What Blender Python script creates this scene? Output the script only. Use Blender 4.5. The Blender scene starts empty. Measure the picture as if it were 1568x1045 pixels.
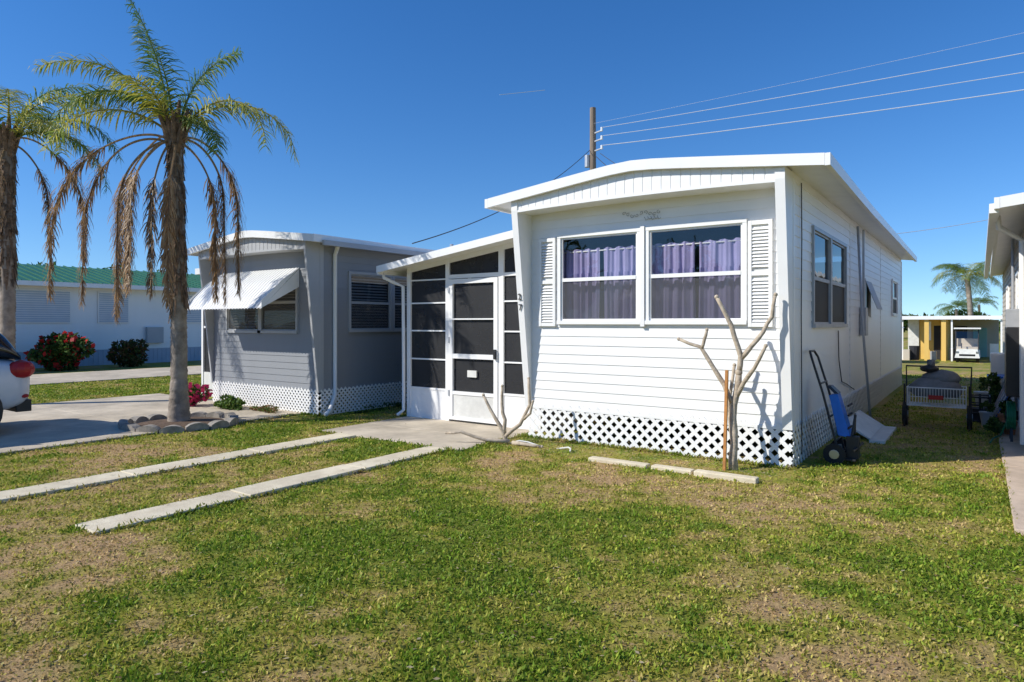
import bpy, math, random
import numpy as np
from mathutils import Vector, Matrix
random.seed(7); RNG=np.random.default_rng(11)
scene=bpy.context.scene
rad=math.radians
# ------------------------------------------------------------ materials
def newmat(name):
    m=bpy.data.materials.new(name); m.use_nodes=True
    nt=m.node_tree; b=nt.nodes['Principled BSDF']
    return m,nt,b
def mat(name,col,rough=0.6,var=0.12,scale=4.0,col2=None,bump=0.0,bscale=60.0,spec=0.4,metal=0.0,streak=False,stain=0.0):
    m,nt,b=newmat(name); N=nt.nodes; L=nt.links
    tc=N.new('ShaderNodeTexCoord'); mp=N.new('ShaderNodeMapping')
    L.new(tc.outputs['Object'],mp.inputs['Vector'])
    if streak: mp.inputs['Scale'].default_value=(1,1,0.12)
    n=N.new('ShaderNodeTexNoise'); n.inputs['Scale'].default_value=scale; n.inputs['Detail'].default_value=7; n.inputs['Roughness'].default_value=.62
    L.new(mp.outputs[0],n.inputs['Vector'])
    r=N.new('ShaderNodeValToRGB'); r.color_ramp.elements[0].position=.32; r.color_ramp.elements[1].position=.68
    c=list(col); c2=col2 if col2 else [x*(1-var) for x in c]
    r.color_ramp.elements[0].color=(*c2,1); r.color_ramp.elements[1].color=(*c,1)
    L.new(n.outputs['Fac'],r.inputs['Fac']); src=r.outputs['Color']
    if stain>0:
        n3=N.new('ShaderNodeTexNoise'); n3.inputs['Scale'].default_value=.9; n3.inputs['Detail'].default_value=9; n3.inputs['Roughness'].default_value=.7
        L.new(tc.outputs['Object'],n3.inputs['Vector'])
        mr=N.new('ShaderNodeMapRange'); mr.inputs['From Min'].default_value=.42; mr.inputs['From Max'].default_value=.62; mr.inputs['To Min'].default_value=1-stain; mr.inputs['To Max'].default_value=1
        L.new(n3.outputs['Fac'],mr.inputs['Value']); vm=N.new('ShaderNodeVectorMath'); vm.operation='SCALE'; L.new(src,vm.inputs[0]); L.new(mr.outputs[0],vm.inputs['Scale']); src=vm.outputs[0]
    L.new(src,b.inputs['Base Color'])
    b.inputs['Roughness'].default_value=rough; b.inputs['Specular IOR Level'].default_value=spec; b.inputs['Metallic'].default_value=metal
    if bump>0:
        n2=N.new('ShaderNodeTexNoise'); n2.inputs['Scale'].default_value=bscale; n2.inputs['Detail'].default_value=5
        L.new(tc.outputs['Object'],n2.inputs['Vector'])
        bp=N.new('ShaderNodeBump'); bp.inputs['Strength'].default_value=bump; bp.inputs['Distance'].default_value=.01
        L.new(n2.outputs['Fac'],bp.inputs['Height']); L.new(bp.outputs['Normal'],b.inputs['Normal'])
    return m
def attrmat(name,transl=.3,rough=.6,noise=0.0,nscale=40,bump=0):
    m,nt,b=newmat(name); N=nt.nodes; L=nt.links
    a=N.new('ShaderNodeAttribute'); a.attribute_name='col'
    src=a.outputs['Color']
    if noise>0:
        tc=N.new('ShaderNodeTexCoord'); n=N.new('ShaderNodeTexNoise'); n.inputs['Scale'].default_value=nscale; n.inputs['Detail'].default_value=8; n.inputs['Roughness'].default_value=.75
        L.new(tc.outputs['Object'],n.inputs['Vector'])
        mr=N.new('ShaderNodeMapRange'); mr.inputs['From Min'].default_value=.3; mr.inputs['From Max'].default_value=.7; mr.inputs['To Min'].default_value=1-noise; mr.inputs['To Max'].default_value=1+noise
        L.new(n.outputs['Fac'],mr.inputs['Value'])
        mx=N.new('ShaderNodeVectorMath'); mx.operation='SCALE'
        L.new(src,mx.inputs[0]); L.new(mr.outputs[0],mx.inputs['Scale']); src=mx.outputs[0]
        if bump:
            bp=N.new('ShaderNodeBump'); bp.inputs['Strength'].default_value=bump; bp.inputs['Distance'].default_value=.02
            L.new(n.outputs['Fac'],bp.inputs['Height']); L.new(bp.outputs['Normal'],b.inputs['Normal'])
    L.new(src,b.inputs['Base Color']); b.inputs['Roughness'].default_value=rough; b.inputs['Specular IOR Level'].default_value=.25
    if transl>0:
        t=N.new('ShaderNodeBsdfTranslucent'); L.new(src,t.inputs['Color'])
        mix=N.new('ShaderNodeMixShader'); mix.inputs[0].default_value=transl
        L.new(b.outputs[0],mix.inputs[1]); L.new(t.outputs[0],mix.inputs[2])
        L.new(mix.outputs[0],N['Material Output'].inputs['Surface'])
    return m
def glassmat(name,tint=(.7,.75,.78),base=.08,edge=.85):
    m,nt,b=newmat(name); N=nt.nodes; L=nt.links; N.remove(b)
    t=N.new('ShaderNodeBsdfTransparent'); t.inputs[0].default_value=(*tint,1)
    g=N.new('ShaderNodeBsdfGlossy'); g.inputs['Roughness'].default_value=.015
    tc=N.new('ShaderNodeTexCoord'); n=N.new('ShaderNodeTexNoise'); n.inputs['Scale'].default_value=2.2; L.new(tc.outputs['Object'],n.inputs['Vector'])
    bp=N.new('ShaderNodeBump'); bp.inputs['Strength'].default_value=.06; bp.inputs['Distance'].default_value=.05; L.new(n.outputs['Fac'],bp.inputs['Height']); L.new(bp.outputs[0],g.inputs['Normal'])
    # thin pane: Schlick-like reflectance, the same from either side
    f=N.new('ShaderNodeLayerWeight'); f.inputs['Blend'].default_value=.5
    pw=N.new('ShaderNodeMath'); pw.operation='POWER'; pw.inputs[1].default_value=4.0; L.new(f.outputs['Facing'],pw.inputs[0])
    a=N.new('ShaderNodeMath'); a.operation='MULTIPLY_ADD'; a.inputs[1].default_value=edge; a.inputs[2].default_value=base+.05; a.use_clamp=True; L.new(pw.outputs[0],a.inputs[0])
    mix=N.new('ShaderNodeMixShader'); L.new(a.outputs[0],mix.inputs[0]); L.new(t.outputs[0],mix.inputs[1]); L.new(g.outputs[0],mix.inputs[2])
    L.new(mix.outputs[0],N['Material Output'].inputs['Surface'])
    return m
def screenmat(name,col,opac):
    m,nt,b=newmat(name); N=nt.nodes; L=nt.links
    b.inputs['Base Color'].default_value=(*col,1); b.inputs['Roughness'].default_value=.6
    tc=N.new('ShaderNodeTexCoord'); n=N.new('ShaderNodeTexNoise'); n.inputs['Scale'].default_value=3; n.inputs['Detail'].default_value=6; L.new(tc.outputs['Object'],n.inputs['Vector'])
    mr=N.new('ShaderNodeMapRange'); mr.inputs['To Min'].default_value=opac-.12; mr.inputs['To Max'].default_value=min(1,opac+.12); L.new(n.outputs['Fac'],mr.inputs['Value'])
    t=N.new('ShaderNodeBsdfTransparent'); mix=N.new('ShaderNodeMixShader')
    L.new(mr.outputs[0],mix.inputs[0]); L.new(t.outputs[0],mix.inputs[1]); L.new(b.outputs[0],mix.inputs[2]); L.new(mix.outputs[0],N['Material Output'].inputs['Surface'])
    return m
WHITE=mat('white_vinyl',(.88,.87,.845),.38,.06,1.6,bump=.05,bscale=25,streak=True)
WTRIM=mat('white_trim',(.88,.87,.845),.35,.06,3)
WROOF=mat('white_roof_metal',(.84,.83,.80),.35,.12,2.5)
WDIRT=mat('white_weathered',(.76,.75,.70),.55,.22,6,bump=.1)
GRAY=mat('gray_siding_paint',(.29,.30,.315),.5,.1,1.6,streak=True)
GTRIM=mat('gray_trim',(.44,.445,.45),.5,.08,3)
YEL=mat('yellow_wall',(.80,.52,.14),.6,.1,2)
BEIGE=mat('beige_wall',(.62,.54,.43),.6,.12,2)
TURQ=mat('turquoise_wall',(.30,.55,.52),.6,.12,2)
GREENR=mat('green_roof_metal',(.025,.15,.085),.45,.25,2)
SHUT=mat('light_shutter_metal',(.50,.56,.63),.45,.1,3)
SKIRT=mat('grey_skirting',(.42,.47,.55),.6,.1,3)
CONC=mat('concrete',(.68,.58,.44),.85,.2,2.2,col2=(.52,.44,.33),bump=.35,bscale=90,stain=.28)
CONCL=mat('concrete_runner',(.84,.74,.54),.85,.2,5.5,col2=(.68,.58,.41),bump=.4,bscale=70,stain=.2)
PATHM=mat('pinkish_concrete',(.72,.56,.42),.85,.2,4,col2=(.56,.43,.31),bump=.4,bscale=70,stain=.25)
EDGE=mat('concrete_edging',(.38,.34,.29),.9,.4,9,col2=(.20,.18,.15),bump=.6,bscale=30)
MULCH=mat('mulch',(.17,.11,.07),.95,.6,25,bump=.9,bscale=60)
DARK=mat('dark_interior',(.035,.035,.04),.8,.3,3)
INNER=mat('painted_room_dark',(.07,.065,.065),.8,.3,3)  # dark colour stands in for the shade of an unlit room
RUB=mat('rubber',(.02,.02,.02),.7,.2,8)
BLACKM=mat('black_metal',(.03,.03,.032),.4,.2,8)
BLUE=mat('blue_plastic',(.02,.18,.65),.4,.15,8)
REDP=mat('red_plastic',(.45,.02,.02),.35,.1,8)
GREENP=mat('green_plastic',(.02,.20,.10),.45,.2,8)
CHROME=mat('steel',(.55,.56,.58),.3,.15,8,metal=.9)
GALV=mat('galvanised',(.45,.47,.5),.45,.15,8,metal=.3)
WOOD=mat('stake_wood',(.58,.26,.08),.8,.35,14,bump=.3)
POLEW=mat('pole_wood',(.30,.23,.17),.9,.4,9,bump=.4,streak=True)
BARK=mat('pale_bark',(.60,.50,.38),.85,.4,16,col2=(.36,.29,.21),bump=.7,bscale=50)
TRUNK=mat('palm_trunk',(.42,.35,.28),.95,.4,7,col2=(.20,.16,.125),bump=.9,bscale=26)
TRUNKB=mat('palm_boot',(.30,.19,.115),.95,.5,12,col2=(.11,.07,.04),bump=.9,bscale=40)
CURT=mat('lavender_curtain',(.37,.335,.55),.85,.14,6)
BLIND=mat('blind_slats',(.30,.29,.27),.6,.1,5)
GLASS=glassmat('window_glass',(.90,.90,.91),.03)
GLASSD=glassmat('dark_glass',(.3,.32,.35),.06,.6)
SCR=screenmat('insect_screen',(.014,.014,.016),.87)
SCRL=screenmat('window_screen',(.10,.10,.105),.50)
CARP=mat('white_car_paint',(.72,.73,.75),.18,.03,2,spec=.7)
TINT=mat('tinted_glass',(.015,.017,.02),.06,.1,2,spec=.8)
BAGG=mat('grey_bag',(.22,.23,.24),.7,.3,9,bump=.4)
WIREM=mat('wire_black',(.05,.05,.055),.6,.1,3)
WIREL=mat('wire_alu',(.55,.58,.62),.5,.1,3)
TERRA=mat('terracotta',(.45,.18,.09),.8)
LEAF=attrmat('leaf_foliage',.35,.55)
FROND=attrmat('palm_frond',.38,.45)
GRASSM=attrmat('grass_blade',.35,.55)
GROUNDM=attrmat('lawn_soil',0,.95,noise=.5,nscale=28,bump=.8)
# ------------------------------------------------------------ mesh helpers
def group(name,loc=(0,0,0)):
    e=bpy.data.objects.new(name,None); e.location=loc; e.empty_display_size=.2
    scene.collection.objects.link(e); return e
def attach(o,p):
    if p is not None:
        o.parent=p; o.matrix_parent_inverse=Matrix.Translation(-Vector(p.location))
class MB:
    def __init__(s): s.v=[];s.f=[];s.m=[];s.mats=[]
    def mi(s,mt):
        if mt not in s.mats: s.mats.append(mt)
        return s.mats.index(mt)
    def poly(s,pts,mt):
        b=len(s.v); s.v+= [tuple(p) for p in pts]; s.f.append(tuple(range(b,b+len(pts)))); s.m.append(s.mi(mt))
    def hexa(s,p,mt):
        b=len(s.v); s.v+=[tuple(q) for q in p]; k=s.mi(mt)
        for f in ((0,3,2,1),(4,5,6,7),(0,1,5,4),(1,2,6,5),(2,3,7,6),(3,0,4,7)):
            s.f.append(tuple(b+i for i in f)); s.m.append(k)
    def box(s,x0,x1,y0,y1,z0,z1,mt):
        s.hexa([(x0,y0,z0),(x1,y0,z0),(x1,y1,z0),(x0,y1,z0),(x0,y0,z1),(x1,y0,z1),(x1,y1,z1),(x0,y1,z1)],mt)
    def beam(s,a,b,w,h,mt,up=(0,0,1)):
        a=Vector(a);b=Vector(b);d=(b-a).normalized(); u=Vector(up)
        if abs(d.dot(u))>.98: u=Vector((0,1,0))
        r=d.cross(u).normalized(); u=r.cross(d).normalized(); r=r*w/2; u=u*h/2
        s.hexa([a-r-u,a+r-u,b+r-u,b-r-u,a-r+u,a+r+u,b+r+u,b-r+u],mt)
    def tube(s,pts,rads,mt,n=8,cap=True):
        pts=[Vector(p) for p in pts]
        if not hasattr(rads,'__len__'): rads=[rads]*len(pts)
        base=len(s.v); k=s.mi(mt); prev=None
        for i,p in enumerate(pts):
            d=(pts[min(i+1,len(pts)-1)]-pts[max(i-1,0)])
            d=d.normalized() if d.length>1e-9 else Vector((0,0,1))
            if prev is None:
                r=d.cross(Vector((0,0,1)))
                if r.length<.05: r=d.cross(Vector((0,1,0)))
                r.normalize()
            else:
                r=(prev-d*prev.dot(d)); 
                if r.length<1e-6: r=d.orthogonal()
                r.normalize()
            prev=r; q=d.cross(r)
            for j in range(n):
                a=2*math.pi*j/n; s.v.append(tuple(p+(r*math.cos(a)+q*math.sin(a))*rads[i]))
        for i in range(len(pts)-1):
            for j in range(n):
                a=base+i*n+j; b=base+i*n+(j+1)%n; s.f.append((a,b,b+n,a+n)); s.m.append(k)
        if cap:
            s.f.append(tuple(base+j for j in range(n))[::-1]); s.m.append(k)
            t=base+(len(pts)-1)*n; s.f.append(tuple(t+j for j in range(n))); s.m.append(k)
    def ell(s,c,r,mt,nu=12,nv=8,zmin=-1,jit=0):
        base=len(s.v);k=s.mi(mt)
        for i in range(nv+1):
            th=math.asin(max(-1,min(1,zmin+(1-zmin)*i/nv)))
            for j in range(nu):
                a=2*math.pi*j/nu; q=1+random.uniform(-jit,jit)
                s.v.append((c[0]+r[0]*math.cos(th)*math.cos(a)*q,c[1]+r[1]*math.cos(th)*math.sin(a)*q,c[2]+r[2]*math.sin(th)*q))
        for i in range(nv):
            for j in range(nu):
                a=base+i*nu+j;b=base+i*nu+(j+1)%nu; s.f.append((a,b,b+nu,a+nu)); s.m.append(k)
        s.f.append(tuple(base+j for j in range(nu))[::-1]); s.m.append(k)
    def build(s,name,parent=None,smooth=False,bevel=0):
        me=bpy.data.meshes.new(name); me.from_pydata(s.v,[],s.f)
        for m in s.mats: me.materials.append(m)
        me.polygons.foreach_set('material_index',s.m)
        if smooth: me.polygons.foreach_set('use_smooth',[True]*len(s.f))
        me.update(); o=bpy.data.objects.new(name,me); scene.collection.objects.link(o); attach(o,parent)
        if bevel>0:
            b=o.modifiers.new('bevel','BEVEL'); b.width=bevel; b.segments=2; b.limit_method='ANGLE'
        return o
def npmesh(name,V,k,cols,mt,parent=None):
    n=len(V); me=bpy.data.meshes.new(name)
    me.vertices.add(n*k); me.vertices.foreach_set('co',V.reshape(-1).astype(np.float32))
    me.loops.add(n*k); me.loops.foreach_set('vertex_index',np.arange(n*k,dtype=np.int32))
    me.polygons.add(n); me.polygons.foreach_set('loop_start',(np.arange(n)*k).astype(np.int32)); me.polygons.foreach_set('loop_total',np.full(n,k,dtype=np.int32))
    me.update(calc_edges=True)
    a=me.attributes.new('col','FLOAT_COLOR','POINT'); c=np.ones((n*k,4),dtype=np.float32); c[:,:3]=np.repeat(cols,k,axis=0)
    a.data.foreach_set('color',c.reshape(-1)); me.materials.append(mt)
    o=bpy.data.objects.new(name,me); scene.collection.objects.link(o); attach(o,parent); return o
LAT=np.random.default_rng(5).random((256,256))
def vnoise(x,y,sc,seed=0):
    x=np.asarray(x)*sc+seed*17.3+1000; y=np.asarray(y)*sc+seed*9.7+1000
    xi=np.floor(x).astype(int); yi=np.floor(y).astype(int); fx=x-xi; fy=y-yi
    fx=fx*fx*(3-2*fx); fy=fy*fy*(3-2*fy)
    g=lambda a,b: LAT[a%256,b%256]
    return (g(xi,yi)*(1-fx)+g(xi+1,yi)*fx)*(1-fy)+(g(xi,yi+1)*(1-fx)+g(xi+1,yi+1)*fx)*fy
def fbm(x,y,sc,seed=0): return .5*vnoise(x,y,sc,seed)+.27*vnoise(x,y,sc*2.1,seed+1)+.15*vnoise(x,y,sc*4.3,seed+2)+.08*vnoise(x,y,sc*9,seed+3)
# ------------------------------------------------------------ lawn / ground
def drop(y):
    t=np.clip((np.asarray(y)-16)/20,0,1); return -.6*t*t*(3-2*t)
def dry(x,y):
    d=fbm(x,y,.5,1)*.52+.225+.52*(fbm(x,y,1.9,4)-.5)+.72*(fbm(x,y,6.5,12)-.5)
    g=lambda cx,cy,r,a: a*np.exp(-((x-cx)**2+(y-cy)**2)/(r*r))
    d=d+g(-1.2,-1.5,1.0,.16)+g(.2,-1.4,.8,.14)+g(-3.3,-5.4,.8,.12)+g(-2.6,-6.2,.6,.18)+g(.9,-3.3,.7,.12)+g(-4.5,-3.2,.6,.13)+g(.6,-4.2,.5,.09)
    d=d-g(-1.7,-3.3,.45,.36)-g(-.8,-4.6,.9,.12)-g(-2.0,-4.6,.7,.12)-g(1.5,-.5,1.0,.1)
    return np.clip((d-.27)/.47,0,1)
def lawncol(dv,r):
    A=np.array([.155,.250,.020]); B=np.array([.38,.375,.055]); C=np.array([.52,.38,.165])
    t=np.clip(dv+(r-.5)*.8,0,1)[:,None]
    return np.where(t<.5,A+(B-A)*(t*2),B+(C-B)*(t*2-1))
xs=np.concatenate([[-900,-500,-250,-120,-70,-45,-34],np.arange(-26,-14,.5),np.arange(-14,4,.08),np.arange(4,14,.8),[18,30,45,80,160,400,900]])
ys=np.concatenate([[-900,-400,-150,-60,-30,-18],np.arange(-12,-8,.5),np.arange(-8,7,.08),np.arange(7,42,.8),[50,65,90,150,300,600,1200]])
X,Y=np.meshgrid(xs,ys); nx,ny=len(xs),len(ys)
Z=drop(Y)+(fbm(X,Y,.8,7)-.5)*.03*(np.abs(X)<15)
V=np.stack([X,Y,Z],-1).reshape(-1,3)
idx=np.arange(nx*ny).reshape(ny,nx)
F=np.stack([idx[:-1,:-1],idx[:-1,1:],idx[1:,1:],idx[1:,:-1]],-1).reshape(-1,4)
me=bpy.data.meshes.new('lawn_ground'); me.from_pydata(V.tolist(),[],F.tolist())
dvg=dry(V[:,0],V[:,1]); c=lawncol(dvg*.95,np.full(len(V),.62))*np.array([.78,.70,.8])
c4=np.ones((len(V),4),dtype=np.float32); c4[:,:3]=c
a=me.attributes.new('col','FLOAT_COLOR','POINT'); a.data.foreach_set('color',c4.reshape(-1)); me.materials.append(GROUNDM)
o=bpy.data.objects.new('lawn_ground',me); scene.collection.objects.link(o)
CAM=np.array([1.586,-7.222]); FW=np.array([-.578,.816]); RT=np.array([.816,.578])
excl=[(-3.4,.15,.05,11.6),(-6.0,-3.2,.2,8),(-5.85,-3.36,-1.30,.45),(-5.42,-5.09,-5.4,-1.2),(-3.83,-3.51,-5.12,-1.2),(-12.5,-7.5,-40,-.15),(-11.6,-7.0,-.25,12),
      (1.78,2.25,-1.3,14),(2.0,6,1.5,14),(-20.5,-17,-30,20),(-24,-22.2,-9,12)]
def keep(x,y,m=.0,wob=0):
    k=np.ones(len(x),bool)
    mm=m+wob*(fbm(x,y,5,21)-.35)
    for (a,b,c_,d) in excl: k&=~((x>a+mm)&(x<b-mm)&(y>c_+mm)&(y<d-mm))
    return k
def blades(gx,gy,h,w,cols):
    n=len(gx); az=RNG.uniform(0,2*np.pi,n); lean=RNG.uniform(.3,1.5,n); la=RNG.uniform(0,2*np.pi,n)
    gz=drop(gy)+(fbm(gx,gy,.8,7)-.5)*.03-.003
    P=np.stack([gx,gy,gz],-1); S=np.stack([np.cos(az)*w,np.sin(az)*w,0*w],-1)
    T=P+np.stack([np.cos(la)*np.sin(lean)*h,np.sin(la)*np.sin(lean)*h,np.cos(lean)*h+.004],-1)
    M1=P+(T-P)*.5+np.stack([0*h,0*h,h*.12],-1)
    return np.stack([P,M1+S,T,M1-S],1),cols
n=620000
zz=2.0+17*RNG.random(n)**1.3; lat=RNG.uniform(-1,1,n)*(.88*zz+.7)
gx=CAM[0]+RT[0]*lat+FW[0]*zz; gy=CAM[1]+RT[1]*lat+FW[1]*zz
k=keep(gx,gy,.0,.09)&((gx+8.0)**2+(gy+2.1)**2>.74**2)
dv=dry(gx,gy)
cl=fbm(gx,gy,10,31)
dens=(1-.52*dv)*np.clip(.22+1.65*cl,0,1.1); bed=(gy>-.75)&(gy<0.1)&(gx>-3.3)&(gx<.1); dens=np.where(bed,.2,dens)
bed2=(gy>-.9)&(gy<0)&(gx>-10.2)&(gx<-6.9); dens=np.where(bed2,.25,dens)
shade=(gx>0)&(gx<1.75)&(gy>1.0); dens=np.where(shade,.4,dens)
k&=RNG.random(n)<dens
gx,gy,zz,dv,cl=gx[k],gy[k],zz[k],dv[k],cl[k]; n=len(gx)
r=RNG.random(n); h=RNG.uniform(.011,.030,n)*(1+.035*zz)*(1.1-.40*dv)*(.50+1.0*cl); w=RNG.uniform(.0022,.0050,n)*(1+.18*zz)
A1,C1=blades(gx,gy,h,w,lawncol(dv,r)*RNG.uniform(.60,1.45,(n,1))*(.74+.58*cl)[:,None])
segs=[]
for (a,b,c_,d,e) in ((-5.42,-5.09,-5.4,-1.3,0),(-3.83,-3.51,-5.12,-1.3,0),(-5.85,-3.36,-1.32,.4,0),(-12.5,-7.5,-12,-.15,0),(1.78,2.25,-1.3,10,0),(0,.02,0,11.5,0),(-3.3,0,-.06,-.05,0),(-7.2,-7.1,-.3,6,0),(-10.2,-7.1,-.36,-.35,0)):
    segs+=[((a,c_),(b,c_)),((a,d),(b,d)),((a,c_),(a,d)),((b,c_),(b,d))]
gx=[];gy=[]
for (p,q) in segs:
    L_=math.hypot(p[0]-q[0],p[1]-q[1]); kk=int(L_*420)
    t=RNG.random(kk); gx.append(p[0]+(q[0]-p[0])*t+RNG.normal(0,.018,kk)); gy.append(p[1]+(q[1]-p[1])*t+RNG.normal(0,.018,kk))
gx=np.concatenate(gx);gy=np.concatenate(gy); k=(RNG.random(len(gx))<np.clip(2.2*fbm(gx,gy,3,40)-.55,0,1))&keep(gx,gy,.03); gx,gy=gx[k],gy[k]; n=len(gx)
A2,C2=blades(gx,gy,RNG.uniform(.02,.065,n),RNG.uniform(.003,.007,n)*1.4,lawncol(dry(gx,gy),RNG.random(n)*.9)*RNG.uniform(.6,1.2,(n,1)))
npmesh('lawn_grass',np.concatenate([A1,A2]),4,np.concatenate([C1,C2]),GRASSM)
n=5600; zz=RNG.uniform(2,11,n); lat=RNG.uniform(-1,1,n)*(.85*zz+.5)
gx=CAM[0]+RT[0]*lat+FW[0]*zz; gy=CAM[1]+RT[1]*lat+FW[1]*zz
e=3200; gx=np.concatenate([gx,RNG.uniform(-3.3,0,e),]); gy=np.concatenate([gy,RNG.uniform(-.8,.5,e)])
k=((gx>-3.3)&(gx<0)&(gy>-1)&(gy<.6))|keep(gx,gy)|(RNG.random(len(gx))<.25)&(gy<-.2); gx,gy=gx[k],gy[k]; n=len(gx)
gz=(fbm(gx,gy,.8,7)-.5)*.03+RNG.uniform(.004,.025,n); gz=np.where(keep(gx,gy),gz,.036); az=RNG.uniform(0,6.28,n); L1=RNG.uniform(.005,.018,n); L2=L1*RNG.uniform(.3,.6,n)
U=np.stack([np.cos(az)*L1,np.sin(az)*L1,RNG.uniform(-.2,.2,n)*L1],-1); Wv=np.stack([-np.sin(az)*L2,np.cos(az)*L2,RNG.uniform(-.2,.2,n)*L2],-1); P=np.stack([gx,gy,gz],-1)
pal=np.array([[.42,.30,.16],[.48,.38,.22],[.22,.14,.07],[.52,.43,.28]]); 
npmesh('leaf_litter',np.stack([P-U,P-Wv,P+U,P+Wv],1),4,pal[RNG.integers(0,4,n)],LEAF)
# ------------------------------------------------------------ paving
def slab(name,x0,x1,y0,y1,z,mt,joints=()):
    m=MB(); cuts=[y0]+sorted(joints)+[y1]
    for a,b in zip(cuts[:-1],cuts[1:]):
        q=lambda:random.uniform(-.008,.008)
        zz_=z+random.uniform(-.003,.003); A=[(x0+q(),a+.005),(x1+q(),a+.005),(x1+q(),b-.005),(x0+q(),b-.005)]
        m.hexa([(x,y,-.08) for x,y in A]+[(x,y,zz_) for x,y in A],mt)
    return m.build(name,None,bevel=.008)
slab('concrete_walkway',-5.85,-3.36,-1.3,.42,.022,CONC,(-.45,))
slab('driveway_runner_strip',-5.42,-5.09,-5.4,-1.31,.03,CONCL,(-4.1,-2.7))
slab('driveway_runner_strip',-3.83,-3.51,-5.12,-1.31,.03,CONCL,(-3.9,-2.6))
slab('concrete_driveway',-12.5,-7.5,-30,-.15,.028,CONC,(-24,-18,-12,-8,-4.9,-2.5))
slab('concrete_driveway',-20.5,-17,-30,18,.028,CONC,(-20,-14,-8,-2,4,10))
slab('concrete_path',1.78,2.25,-1.3,14,.03,PATHM,(0,1.3,2.6,3.9,5.2,6.5,7.8,9.1))
m=MB(); m.box(-300,300,-22,-14,-.2,.02,mat('asphalt',(.07,.07,.075),.9,.3,6,bump=.4)); m.build('street')
# ------------------------------------------------------------ wall helpers
class Wl:
    def __init__(s,o,u,n): s.o=Vector((*o,0));s.u=Vector((*u,0));s.n=Vector((*n,0))
    def p(s,a,off,z): q=s.o+s.u*a+s.n*off; return (q.x,q.y,z)
def fb(mb,W,s0,s1,o0,o1,z0,z1,mt):
    mb.hexa([W.p(s0,o0,z0),W.p(s1,o0,z0),W.p(s1,o1,z0),W.p(s0,o1,z0),W.p(s0,o0,z1),W.p(s1,o0,z1),W.p(s1,o1,z1),W.p(s0,o1,z1)],mt)
def siding(mb,W,L,z0,z1,holes,mt,lap=.112,dep=.0085):
    nl=max(1,round((z1-z0)/lap)); h=(z1-z0)/nl
    for i in range(nl):
        a=z0+i*h; b=a+h; cuts=[a,b]
        for (s0,s1,c,d) in holes:
            for q in (c,d):
                if a<q<b: cuts.append(q)
        cuts=sorted(set(cuts))
        for zl,zh in zip(cuts[:-1],cuts[1:]):
            zm=(zl+zh)/2; hs=sorted([(s0,s1) for (s0,s1,c,d) in holes if c<zm<d]); cur=0; iv=[]
            for s0,s1 in hs:
                if s0>cur: iv.append((cur,s0))
                cur=max(cur,s1)
            if cur<L: iv.append((cur,L))
            ol=dep*(1-(zl-a)/h); oh=dep*(1-(zh-a)/h)
            for s0,s1 in iv:
                mb.poly([W.p(s0,ol,zl),W.p(s1,ol,zl),W.p(s1,oh,zh),W.p(s0,oh,zh)],mt)
                if zl==a: mb.poly([W.p(s0,0,a),W.p(s1,0,a),W.p(s1,dep,a),W.p(s0,dep,a)],mt)
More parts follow.
